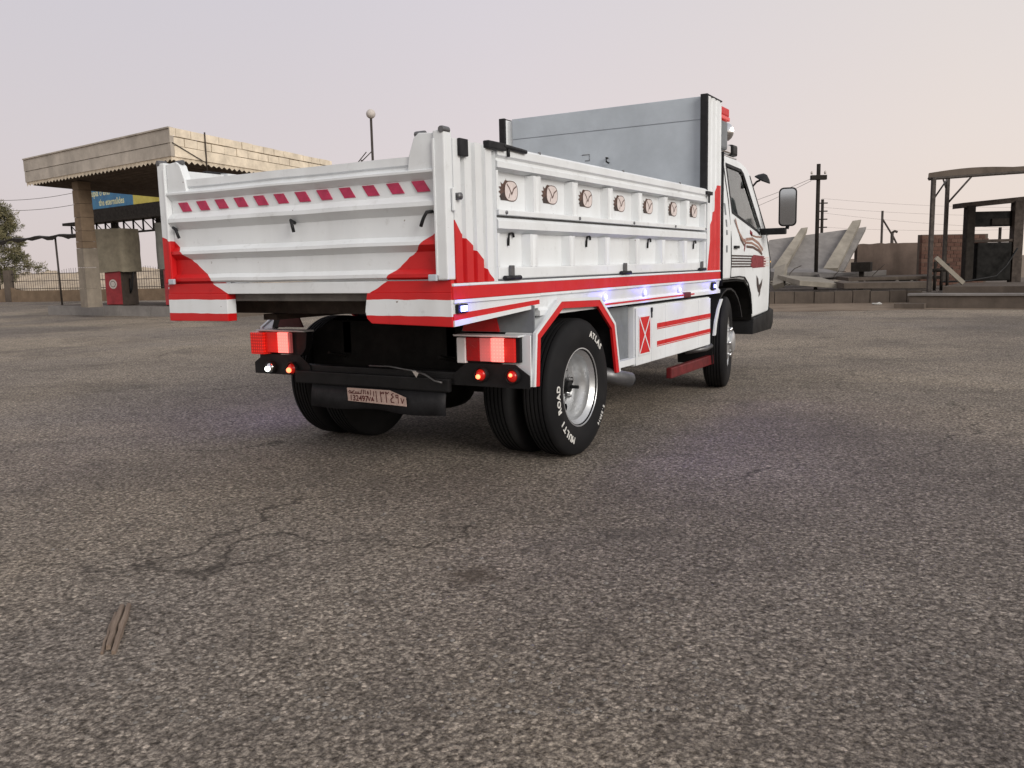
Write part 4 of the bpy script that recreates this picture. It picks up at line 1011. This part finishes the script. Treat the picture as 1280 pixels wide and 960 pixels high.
def leaves(b):
    for k in range(60):
        x = random.uniform(5.1, 8.2); z = BZ1-abs(random.gauss(0, .18)); r = random.uniform(.05, .14); a = random.random()*6
        b.poly([(x+r*math.cos(a+j*1.57)*(1 if j % 2 else .4), -.064-.0005*k, z+r*math.sin(a+j*1.57)*(1 if j % 2 else .4)) for j in range(4)], [(0, 1, 2, 3)])
bpart(leaves, 'leaf_print', M['dark'])['kind'] = 'stuff'

# low wall with iron fence, behind the station
fa, fb_ = onz(-60, 378.5), onz(330, 373.5)
fd = (fb_-fa).normalized(); fn_ = Vector((-fd.y, fd.x, 0))
FE = empty('iron_fence', fa, 'rusty iron fence on a low tan plaster wall behind the pumps', 'fence')
def fpart(fn, nm, mt, kind=None):
    b = B(); fn(b); o = b.build(nm, mt, kind=kind); o.parent = FE; o.rotation_euler = (0, 0, math.atan2(fd.y, fd.x)); return o
FL = (fb_-fa).length
def wallp(b):
    pts = []
    n = 90
    for k in range(n+1):
        x = FL*k/n; xx = (x-3.4) % 6.0; rise = .33*max(0, 1-min(xx, 6-xx)/.95); pts.append((x, .50+rise*rise*1.9))
    b.prism([(0, 0)]+[(FL, 0)]+pts[::-1], 1, -.10, .10)
fpart(wallp, 'low_wall', M['conc_b2'] if 'conc_b2' in M else M['column'])
xk = 3.4
while xk < FL:
    fpart(lambda b: b.box((xk-.16, xk+.16), (-.14, .14), (.0, 1.42), .02), 'pillar', M['conc_d']); xk += 6.0
def bars(b):
    x = 0.
    while x < FL:
        h = 1.38+.10*math.sin(x*1.05)**2+random.uniform(-.02, .02)
        b.tube([(x, 0, .50), (x+random.uniform(-.015, .015), 0, h)], .011, 4); x += .125
    for z in (.58, .92, 1.24): b.tube([(0, 0, z), (FL, 0, z)], .014, 4)
fpart(bars, 'railing', M['iron'], 'stuff')

# sandy rubble mound beyond the fence
b = B(); nx, ny = 90, 24; V = []
o0 = onz(-140, 376)+HF*3
for j in range(ny+1):
    for k in range(nx+1):
        P = o0+HR*(k/nx*24)+HF*(j/ny*16); f = j/ny
        h = math.sin(min(1, f*1.5)*math.pi*.5)*(1.35+.45*noise.noise((k*.11, j*.2, 2)))+.28*noise.noise((k*.5, j*.5, 0))*(f > .02)+.12*noise.noise((k*1.3, j*1.3, 0))*(f > .02)
        V.append((P.x, P.y, -.05+max(0, h)*(1 if f < .96 else 0)))
b.poly(V, [(j*(nx+1)+k, j*(nx+1)+k+1, (j+1)*(nx+1)+k+1, (j+1)*(nx+1)+k) for j in range(ny) for k in range(nx)])
b.build('rubble_hill', M['rubble'], kind='structure')
# sheet awning and its pole
q0, q1 = at(-60, 309, 34), at(126, 291.5, 30)
AW = empty('sheet_awning', (q0.x, q0.y, 0), 'dark sagging sheet awning on a thin pole left of the stone column', 'awning')
b = B(); n = 30; wd = Vector(((q1-CP).x, (q1-CP).y, 0)).normalized()*1.6; R_ = []
for k in range(n+1):
    f = k/n; p = q0.lerp(q1, f); p.z += .08*math.sin(f*3.1)-.03*math.sin(f*40)*(f < .8)
    R_.append((tuple(p+Vector((0, 0, -.10-.05*math.sin(k*1.9)*(f < .85)))), tuple(p), tuple(p+wd+Vector((0, 0, .10)))))
b.poly([v for r in R_ for v in r], [(3*k+j, 3*k+3+j, 3*k+4+j, 3*k+1+j) for k in range(n) for j in range(2)]); o = kid(b, 'roof_sheet', M['dark'], AW); o.modifiers.new('t', 'SOLIDIFY').thickness = .02
pp = at(70, 297, 31.3); b = B(); b.tube([(pp.x, pp.y, 0), (pp.x-.05, pp.y, pp.z)], .035, 8); kid(b, 'pole', M['iron'], AW)
pp = at(-40, 305, 33.5); b = B(); b.tube([(pp.x, pp.y, 0), (pp.x, pp.y, pp.z)], .035, 8); kid(b, 'pole', M['iron'], AW)

# pine tree at the left edge
TP = onz(-18, 377)+HF*1.0; TP.z = 0
TR = empty('pine_tree', TP, 'dusty green pine tree with drooping branches beside the iron fence', 'tree')
b = B(); b.tube([(0, 0, 0), (.05, .02, .9), (.0, .05, 1.9), (.12, 0, 3.0), (.1, 0, 4.2)], [.17, .14, .12, .08, .03], 10)
limbs = []
for k in range(22):
    a = k*2.4; z = 1.0+3.3*k/22; ln = (1.75-1.05*(k/22))*random.uniform(.8, 1.15)
    e0 = Vector((.05, .02, z)); e1 = e0+Vector((math.cos(a)*ln*.55, math.sin(a)*ln*.55, .22)); e2 = e0+Vector((math.cos(a)*ln, math.sin(a)*ln, .10))
    b.tube([e0, e1, e2], [.045, .03, .012], 6); limbs.append((e0, e1, e2))
o = b.build('trunk', M['bark'], TR)
b = B()
def tuft(c, r, nn):
    for _ in range(nn):
        d = Vector((random.gauss(0, 1), random.gauss(0, 1), random.gauss(0, .8))).normalized()
        p = c+d*r*random.random()**.5; ax = (d+Vector((0, 0, random.uniform(-.5, .7)))+Vector((random.gauss(0, .4), random.gauss(0, .4), 0))).normalized(); sd = ax.cross(Vector((random.random()-.5, random.random()-.5, random.random()-.5))).normalized()
        l, w = random.uniform(.08, .17), random.uniform(.010, .024)
        b.poly([p-sd*w, p+sd*w, p+ax*l+sd*w*.3, p+ax*l-sd*w*.3], [(0, 1, 2, 3)])
for e0, e1, e2 in limbs:
    for f in (.35, .55, .75, .92, 1.05):
        c = e0.lerp(e1, f*2) if f < .5 else e1.lerp(e2, (f-.5)*2)
        for _ in range(3):
            if random.random() < .85: tuft(c+Vector((random.gauss(0, .16), random.gauss(0, .16), random.gauss(.02, .12))), random.uniform(.16, .30), 75)
b.build('crown', M['leaf'], TR)

# ================================================================== right-hand side: broken yard and second station
# kerb of stone blocks
k0, k1 = onz(925, 380.5), onz(1152, 378.0); kd = (k1-k0).normalized(); kn = Vector((-kd.y, kd.x, 0))
if kn.dot(HF) < 0: kn = -kn
KE = empty('block_kerb', k0, 'low kerb of worn concrete blocks in front of the broken slabs', 'kerb')
KL = (k1-k0).length; a = 0
while a < KL-.05:
    w = random.uniform(.38, .52); b = B(); p, q_ = k0+kd*(a+.008), k0+kd*min(a+w-.008, KL); j = random.uniform(-.02, .02)
    quad_prism(b, [p+kn*j, q_+kn*j, q_+kn*.22, p+kn*.22], 0, .30+random.uniform(-.03, .02)); kid(b, 'kerb_block', M['conc_d'], KE); a += w
b = B(); e1_ = k1+kd*12; quad_prism(b, [k0+kn*.22-kd*4, e1_+kn*.22, e1_+kn*14, k0+kn*14-kd*4], 0, .24); b.build('raised_yard', M['conc_d'], kind='structure')

def leaning(px0, py0, px1, py1, px2, py2, px3, py3, d0, d1, th, name, mat, label, cat):
    """slab whose lower edge runs px0..px1 at distance d0, upper edge px3..px2 at d1"""
    P = [at(px0, py0, d0), at(px1, py1, d0), at(px2, py2, d1), at(px3, py3, d1)]
    n = (P[1]-P[0]).cross(P[3]-P[0]).normalized()
    if n.dot(FW) < 0: n = -n
    return P, n
P4, nS = leaning(930, 346, 1051, 344, 1083, 283.5, 962, 300, 26.5, 28.5, .14, '', None, '', '')
SL = empty('collapsed_slab', (P4[0].x, P4[0].y, .2), 'big grey concrete roof slab with two ribs leaning on the rubble', 'concrete slab')
def slabpart(Q, t0, t1, nm, mt):
    b = B(); vs = [tuple(p+nS*t0) for p in Q]+[tuple(p+nS*t1) for p in Q]
    b.poly(vs, [(3, 2, 1, 0), (4, 5, 6, 7), (0, 1, 5, 4), (1, 2, 6, 5), (2, 3, 7, 6), (3, 0, 4, 7)]); kid(b, nm, mt, SL)
slabpart(P4, 0, .16, 'slab', M['conc'])
def lerp2(u, v): return P4[0].lerp(P4[1], u).lerp(P4[3].lerp(P4[2], u), v)
for u0, u1 in ((.27, .40), (.80, .95)):
    slabpart([lerp2(u0, .02), lerp2(u1, .02), lerp2(u1-.03, 1.05), lerp2(u0+.03, 1.05)], -.22, -.002, 'rib', M['conc_l'])
# broken slabs lying between kerb and wall
def chunk(px, py, d, w, l, h, rz, rx, ry, mat, label, grp='broken slabs behind the kerb'):
    P = at(px, py, d); P.z = max(P.z, .25)
    b = B(); b.box((-w/2, w/2), (-l/2, l/2), (-h/2, h/2), .01, 0, .02); o = b.build('broken_slab', mat, label=label, cat='broken slab', group=grp)
    o.location = P; o.rotation_euler = (rx, ry, VIEWROT+rz); return o
chunk(1013, 352, 23.2, 1.3, 1.2, .14, .2, .12, .10, M['conc_l'], 'pale broken slab tipped forward over the block kerb')
chunk(975, 346, 23.8, .30, 1.1, .16, -.5, .5, -.3, M['conc_l'], 'narrow broken beam sloping down at the truck end of the kerb')
chunk(1000, 341, 25.0, 2.0, 1.0, .14, .1, .10, .02, M['conc'], 'flat grey slab piece at the foot of the leaning slab')
chunk(1060, 344, 24.5, 1.8, .9, .13, -.1, -.06, -.04, M['conc'], 'long grey slab piece below the brown wall')
chunk(1110, 347, 23.8, 2.6, .8, .10, .05, .05, .0, M['conc_d'], 'dark flat slab lying between the wall and the kerb')
chunk(1105, 356, 22.6, 2.4, .7, .16, .0, .02, .01, M['conc_d'], 'dirty slab lying right behind the kerb blocks')
b = B(); P = at(1077, 335, 23.6); b.box((-.25, .25), (-.2, .2), (-.10, .16), .01); b.box((-.06, .06), (-.06, .06), (.25-P.z, -.10)); o = b.build('meter_box', M['dark'], label='small dark box on a short post before the brown wall', cat='box'); o.location = P
# loose rubble on the yard, one mesh: too many and too small to count
b = B()
for k in range(150):
    px = random.uniform(950, 1165); P = onz(px, 366)+HF*abs(random.gauss(0, 2.2)); r = random.uniform(.03, .13)
    g = len(b.bm.verts); b.sphere((P.x, P.y, .24+r*.35), r, 1, 0, (1, random.uniform(.6, 1), random.uniform(.4, .8)))
    b.bm.verts.ensure_lookup_table()
    for v in b.bm.verts[g:]: v.co += Vector((noise.noise(v.co*9), noise.noise(v.co*9+Vector((5, 0, 0))), noise.noise(v.co*9+Vector((0, 5, 0)))))*r*.5
for f in b.bm.faces: f.smooth = False
b.build('yard_rubble', M['conc_l'], label='small broken concrete rubble strewn behind the block kerb', cat='rubble', kind='stuff')
# bent reinforcing bars sticking out of the broken slabs
for k, (px, py, d) in enumerate(((1040, 350, 23.4), (985, 347, 23.6), (1088, 350, 23.4))):
    P = at(px, py, d); b = B(); b.tube([(0, 0, -.1), (.05, .02, .12), (.16, .05, .24), (.34, .05, .22+.1*k)], .010, 5); o = b.build('bent_rebar', M['rust'], label=('rusty bent bar sticking up from the pale tipped slab', 'rusty bent bar beside the narrow broken beam', 'rusty bent bar near the small dark box')[k], cat='rebar'); o.location = P
# walls
def wall(px0, px1, ytop, d, zb, th, name, mat, label, dd=0.):
    a_, c_ = at(px0, ytop, d), at(px1, ytop, d+dd); h = (a_.z+c_.z)/2; dr = Vector((c_.x-a_.x, c_.y-a_.y, 0)); L_ = dr.length; dr.normalize()
    return a_, c_, h, dr, L_
a_, c_, h, dr, L_ = wall(1072, 1158, 304, 28, 0, .25, '', None, '')
BW = empty('plaster_wall', (a_.x, a_.y, .24), 'stained brown plaster wall between the leaning slab and the brick wall', 'wall')
b = B(Matrix.Translation((a_.x, a_.y, 0)) @ Matrix.Rotation(math.atan2(dr.y, dr.x), 4, 'Z'))
npt = [(0, .50), (L_, .50), (L_, h)]+[(L_*k/12, h+.04*noise.noise((k*.9, 0, 0))) for k in range(11, 0, -1)]+[(0, h-.04)]
b.prism(npt, 1, 0, .25); kid(b, 'wall_face', M['conc_b'], BW)
b = B(Matrix.Translation((a_.x, a_.y, 0)) @ Matrix.Rotation(math.atan2(dr.y, dr.x), 4, 'Z')); b.box((.4, L_), (.05, .25), (.20, .4995)); kid(b, 'footing', M['dark'], BW)
# brick wall, brick by brick
a_, c_, h, dr, L_ = wall(1153, 1236, 291.5, 25.5, 0, .22, '', None, '', .6)
XW = Matrix.Translation((a_.x, a_.y, 0)) @ Matrix.Rotation(math.atan2(dr.y, dr.x), 4, 'Z')
BR = empty('brick_wall', (a_.x, a_.y, .24), 'dark red brick wall behind the open metal shelter', 'wall')
b = B(XW); b.box((.01, L_-.01), (.012, .20), (.24, h-.03)); kid(b, 'mortar_core', M['conc_d'], BR)
bm_ = {}
for mi, mt in enumerate(M['bricks']):
    b = B(); b.box((0, .215), (0, .10), (0, .068), .004); me = bpy.data.meshes.new('brick'); b.bm.to_mesh(me); b.bm.free(); me.materials.append(mt); bm_[mi] = me
cnt = 0; z = .25; row = 0
rows_ = int((h-.25)/.115)
for row in range(rows_):
    x = -.11*(row % 2)
    while x < L_-.12:
        o = bpy.data.objects.new('brick', bm_[random.choice((0, 0, 1, 2))]); COL.objects.link(o); o.parent = BR
        o.matrix_parent_inverse = Matrix.Translation(-Vector(BR.location))
        o.matrix_basis = XW @ Matrix.Translation((max(x, 0)+.004, random.uniform(-.008, .006), .25+row*.115)) @ Matrix.Diagonal(((1.0 if x >= 0 else .5)*1.0, 1, 1.55, 1)); cnt += 1
        x += .228
# second pump platform
r0, r1 = onz(1136, 385), onz(1330, 386.5); rd_ = (r1-r0).normalized(); rn = Vector((-rd_.y, rd_.x, 0))
if rn.dot(HF) < 0: rn = -rn
PL = empty('pump_platform', r0, 'two stepped dark concrete pump platform under the open metal shelter', 'platform')
b = B(); quad_prism(b, [r0, r1, r1+rn*4.2, r0+rn*4.2], 0, .27); kid(b, 'lower_step', M['conc_d'], PL)
b = B(); quad_prism(b, [r0-rd_*.03-rn*.04, r1-rn*.04, r1+rn*.3, r0-rd_*.03+rn*.3], .2705, .315); kid(b, 'step_edge', M['conc'], PL)
s0 = r0+rd_*.55+rn*.8; b = B(); quad_prism(b, [s0, r1+rn*.8, r1+rn*4.0, s0+rn*3.2], .271, .44); kid(b, 'upper_step', M['conc_d'], PL)
b = B(); q_ = r0-rn*.05; quad_prism(b, [q_-rd_*.25-rn*.28, q_+rd_*.35-rn*.28, q_+rd_*.35, q_-rd_*.25], 0, .11); kid(b, 'loose_step', M['conc_d'], PL)
# shelter frame
def zat(px, py, P): return zpx(py, P, px)
SH = empty('metal_shelter', (r0.x, r0.y, .3), 'open rusty metal shelter with thin posts and sagging sheet roof', 'shelter')
def post(px, pyb, zb, pyt, w):
    P = onz(px, pyb, zb); z = zat(px, pyt, P); b = B(Matrix.Translation((P.x, P.y, 0)) @ Matrix.Rotation(VIEWROT, 4, 'Z')); b.box((-w, w), (-w, w), (zb, z), .006); kid(b, 'post', M['iron'], SH); return P, z
pA, zA = post(1161, 365, .31, 222, .042); pB, zB = post(1179, 352, .44, 219, .042)
b = B(); b.tube([(pB.x, pB.y, zB-.75), (pB.x+HR.x*.62, pB.y+HR.y*.62, zB-.05)], .025, 6); kid(b, 'brace', M['iron'], SH)
b = B(); b.tube([(pB.x, pB.y, zB-.45), (pB.x-HR.x*.15, pB.y-HR.y*.15, zB-.02)], .022, 6); kid(b, 'brace', M['iron'], SH)
b = B(); b.tube([(pA.x, pA.y, zA-.5), (pB.x, pB.y, zB-.08)], .022, 6); kid(b, 'brace', M['iron'], SH)
dA = depth(pA); Rf = []
for k in range(17):
    f = k/16; px = 1161+f*210; n0 = at(px, 222-10*f-4*math.sin(f*1.5), dA-.3); bk = at(px+8, 213-17*f, dA+.3)
    Rf.append((n0, n0+Vector((0, 0, .10+.05*math.sin(min(1, f*2)*3.14))), n0+Vector(((pA-CP).x, (pA-CP).y, 0)).normalized()*2.6+Vector((0, 0, .22))))
b = B(); b.poly([tuple(v) for r in Rf for v in r], [(3*k+j, 3*k+3+j, 3*k+4+j, 3*k+1+j) for k in range(16) for j in range(2)]); o = kid(b, 'roof_sheet', M['roofsheet'] if 'roofsheet' in M else M['conc_d'], SH); o.modifiers.new('t', 'SOLIDIFY').thickness = .03
b = B(); b.tube([tuple(r[0]+Vector((0, 0, -.03))) for r in Rf], .035, 6); kid(b, 'roof_beam', M['iron'], SH)
b = B(); b.tube([tuple(r[2]+Vector((0, 0, -.05))) for r in Rf], .035, 6); kid(b, 'roof_beam', M['iron'], SH)
for k in (0, 4, 8, 12, 16):
    b = B(); b.tube([tuple(Rf[k][0]+Vector((0, 0, -.02))), tuple(Rf[k][2]+Vector((0, 0, -.06)))], .028, 6); kid(b, 'rafter', M['iron'], SH)
for px, pyb in ((1345, 366), (1362, 353)): post(px, pyb, .31, 205, .055)
# pump booth
BO = empty('pump_booth', (s0.x, s0.y, .44), 'dark rusty pump booth with thick posts, flat lintel and old pump inside', 'pump booth')
def vb(px0, px1, pyt, pyb, P, th, nm, mt, bev=.01, dz=0):
    d = depth(P); L0, L1 = at(px0, (pyt+pyb)/2, d), at(px1, (pyt+pyb)/2, d); w = (L1-L0).length; c = (L0+L1)/2
    z1, z0 = zat((px0+px1)/2, pyt, c), zat((px0+px1)/2, pyb, c)
    b = B(Matrix.Translation((c.x, c.y, 0)) @ Matrix.Rotation(VIEWROT, 4, 'Z')); b.box((-w/2, w/2), (0, th), (z0, z1), bev); return kid(b, nm, mt, BO)
pO = onz(1213, 352, .44)
vb(1208, 1218, 257, 352, pO, .22, 'post', M['dark']); vb(1267, 1279, 251, 353, pO, .22, 'post', M['rust'])
def lint():
    d = depth(pO)-.1; a0, a1 = at(1203, 257, d), at(1300, 247, d); z0, z1 = a0.z, a1.z
    b = B(); q = [a0, a1, a1+HF*.5, a0+HF*.5]; b.poly([(p.x, p.y, p.z-.06) for p in q]+[(p.x, p.y, p.z+.07) for p in q], [(3, 2, 1, 0), (4, 5, 6, 7), (0, 1, 5, 4), (1, 2, 6, 5), (2, 3, 7, 6), (3, 0, 4, 7)]); kid(b, 'lintel', M['rust'], BO)
lint()
vb(1219, 1266, 264, 283, pO+HF*.05, .16, 'sign_box', M['chassis']); vb(1240, 1262, 273, 281, pO+HF*.02, .06, 'sign_plate', M['dark'])
vb(1221, 1264, 303, 351, pO+HF*.05, .35, 'pump_cabinet', M['chassis'], .03); vb(1249, 1252, 284, 303, pO+HF*.1, .05, 'stem', M['dark'])
vb(1218, 1267, 299, 302.5, pO+HF*.02, .4, 'cabinet_top', M['rust'])
b = B(); P = at(1272, 310, depth(pO)-.15); Q = at(1245, 345, depth(pO)-.2); R2 = at(1175, 354, depth(pO)-.4); R2.z = max(.46, R2.z)
b.tube([P, P.lerp(Q, .5)+Vector((0, 0, -.08)), Q, Q.lerp(R2, .5)+Vector((0, 0, -.05)), R2], .022, 8); kid(b, 'hose', M['black'], BO)
pk = at(1187, 336, dA+.4)
b = B(); b.box((-.05, .05), (-.03, .03), (-.45, .45), .004); o = b.build('leaning_plank', M['conc_l'], label='pale plank leaning against the foot of the brick wall', cat='plank'); o.location = (pk.x, pk.y, .44+.34); o.rotation_euler = (0, rad(-48), VIEWROT)
# pipes and valves at the shelter's foot
b = B(); P = onz(1168, 356, .44)
for k, (dx, hh) in enumerate(((0, .55), (.16, .42), (.30, .5))):
    b.tube([(P.x+HR.x*dx, P.y+HR.y*dx, .30), (P.x+HR.x*dx, P.y+HR.y*dx, .44+hh)], .035, 8)
b.tube([(P.x-HR.x*.05, P.y-HR.y*.05, .78), (P.x+HR.x*.40, P.y+HR.y*.40, .80)], .045, 8)
b.build('pipe_valves', M['dark'], label='dark pipes with valves at the foot of the shelter posts', cat='pipes')

# ================================================================== poles, wires, small things
def up(px, pyb, pyt, d, r, name, mat, label, cat, extra=None):
    P = at(px, pyb, d); z = at(px, pyt, d).z; o = empty(name, (P.x, P.y, 0), label, cat)
    b = B(); b.tube([(0, 0, 0), (0, 0, z)], r, 8); q = b.build('shaft', mat, o)
    if extra: extra(o, z)
    return Vector((P.x, P.y, z)), o
def cross(o, z):
    b = B(Matrix.Rotation(VIEWROT, 4, 'Z')); b.box((-.22, .22), (-.08, .05), (z-.44, z-.31), .01); b.build('cross_arm', M['dark'], o)
    for s in (-1, 1):
        b = B(Matrix.Rotation(VIEWROT, 4, 'Z')); b.lathe([(.025, 0), (.035, .04), (.02, .08), (.0001, .1)], (s*.19, 0, z-.28), 'Z', 10); b.build('insulator', M['logo'], o)
UPole, _ = up(1020, 338, 207, 24.6, .055, 'utility_pole', M['dark'], 'dark utility pole with short cross arm before the leaning slab', 'pole', cross)
up(1026, 335, 250, 60, .10, 'distant_mast', M['dark'], 'thin far mast just behind the dark utility pole', 'mast', lambda o, z: [B(Matrix.Rotation(VIEWROT, 4, 'Z')).box((-.35, .35), (-.05, .05), (z-.3-k*.55, z-.22-k*.55)).build('rung', M['dark'], o) for k in range(6)])
def arm(o, z):
    b = B(Matrix.Rotation(VIEWROT, 4, 'Z')); b.tube([(0, 0, z-.3), (.45, 0, z-1.0), (.85, 0, z-1.75), (.9, 0, z-2.2)], .035, 6); b.build('curved_cable', M['iron'], o)
up(1101, 325, 264, 34, .045, 'thin_lamp_pole', M['iron'], 'thin bare pole with a cable drooping from it above the brown wall', 'pole', arm)
up(1114, 325, 291, 34, .06, 'short_pipe', M['iron'], 'short bent pipe end showing above the brown wall', 'pipe', lambda o, z: B(Matrix.Rotation(VIEWROT, 4, 'Z')).tube([(0, 0, z), (.1, 0, z+.06), (.2, 0, z+.02)], .05, 6).build('bend', M['iron'], o))
def ball(o, z):
    b = B(); b.sphere((0, 0, z+.12), .17, 3); b.build('globe', M['globe'] if 'globe' in M else M['logo'], o)
LP, _ = up(472, 340, 151, 32, .045, 'globe_lamp_post', M['iron'], 'tall thin lamp post with white globe seen above the tailgate', 'lamp post', ball)
AP = at(452, 340, 30)
b = B()
for x0, y0, x1, y1 in ((449, 205, 465, 189), (446, 205, 458, 190)):
    b.tube([at(x0, y0, 30), at(x1, y1, 30)], .018, 5)
b.tube([at(452, 345, 30), at(452, 200, 30)], .03, 6)
b.build('antenna', M['iron'], label='two slanted antenna rods showing just above the tailgate edge', cat='antenna')
def wire(p, q, sag, r, label):
    b = B(); n = 12
    b.tube([p.lerp(q, k/n)+Vector((0, 0, -sag*4*(k/n)*(1-k/n))) for k in range(n+1)], r, 4); b.build('power_line', M['iron'], label=label, cat='wire', group='overhead wires')
wire(UPole+Vector((0, 0, -.40))-HR*.2, at(820, 275, 40), .3, .0055, 'upper wire running from the utility pole behind the cab')
wire(UPole+Vector((0, 0, -.46))-HR*.2, at(820, 290, 42), .35, .0055, 'lower wire running from the utility pole behind the cab')
for k, (y0, y1) in enumerate(((248, 252), (259, 262), (266, 285), (284, 272))):
    wire(at(1027, y0, 60), at(1480, y1, 58), .5, .0055, ('highest', 'second', 'third', 'lowest')[k]+' far wire stretched from the thin mast past the shelter')
wire(at(-20, 250, 45), at(92, 241, 45), .15, .012, 'upper thin wire running from the pine to the canopy')
wire(at(-20, 262, 45), at(92, 256, 45), .15, .012, 'lower thin wire running from the pine to the canopy')

# piece of splintered wood on the asphalt
st = empty('wood_stick', onz(147, 787), 'splintered piece of grey brown wood lying on the asphalt', 'wood piece')
w0, w1 = onz(156, 757), onz(136, 817); wa = math.atan2((w1-w0).y, (w1-w0).x); wl = (w1-w0).length
for k, (of, l0, l1, hh, ww) in enumerate(((-.013, -.5, .50, .018, .017), (.006, -.46, .40, .024, .019), (.021, -.35, .47, .013, .011))):
    b = B(); n = 8; V = []
    for j in range(n+1):
        f = l0+(l1-l0)*j/n; wob = .004*noise.noise((j*.9, k*3, 0)); tp = 1-.5*abs(j/n-.5)
        V += [(of-ww*tp*.5+wob, f*wl, .001), (of+ww*tp*.5+wob, f*wl, .001), (of+ww*tp*.4+wob, f*wl, hh*tp), (of-ww*tp*.4+wob, f*wl, hh*tp*.9)]
    b.poly(V, [(4*j+i, 4*j+(i+1) % 4, 4*j+4+(i+1) % 4, 4*j+4+i) for j in range(n) for i in range(4)]+[(0, 1, 2, 3), tuple(4*n+i for i in (3, 2, 1, 0))])
    o = b.build('splinter', M['wood'], st); o.rotation_euler = (0, 0, wa-math.pi/2)
# litter
for px, py, r, lab in ((1096, 381, .08, 'crumpled white paper litter lying in the dirt before the kerb'), (78, 387.5, .09, 'scrap of pale litter lying left of the pump island')):
    P = onz(px, py, .004); b = B(); b.sphere((0, 0, r*.3), r, 2, 0, (1.4, .6, .45))
    for v in b.bm.verts: v.co += Vector((noise.noise(v.co*22), noise.noise(v.co*25+Vector((3, 0, 0))), noise.noise(v.co*22+Vector((0, 5, 0)))*.6))*r*.4; v.co.z = max(0, v.co.z)
    o = b.build('litter', M['paper'], label=lab, cat='litter'); o.location = P
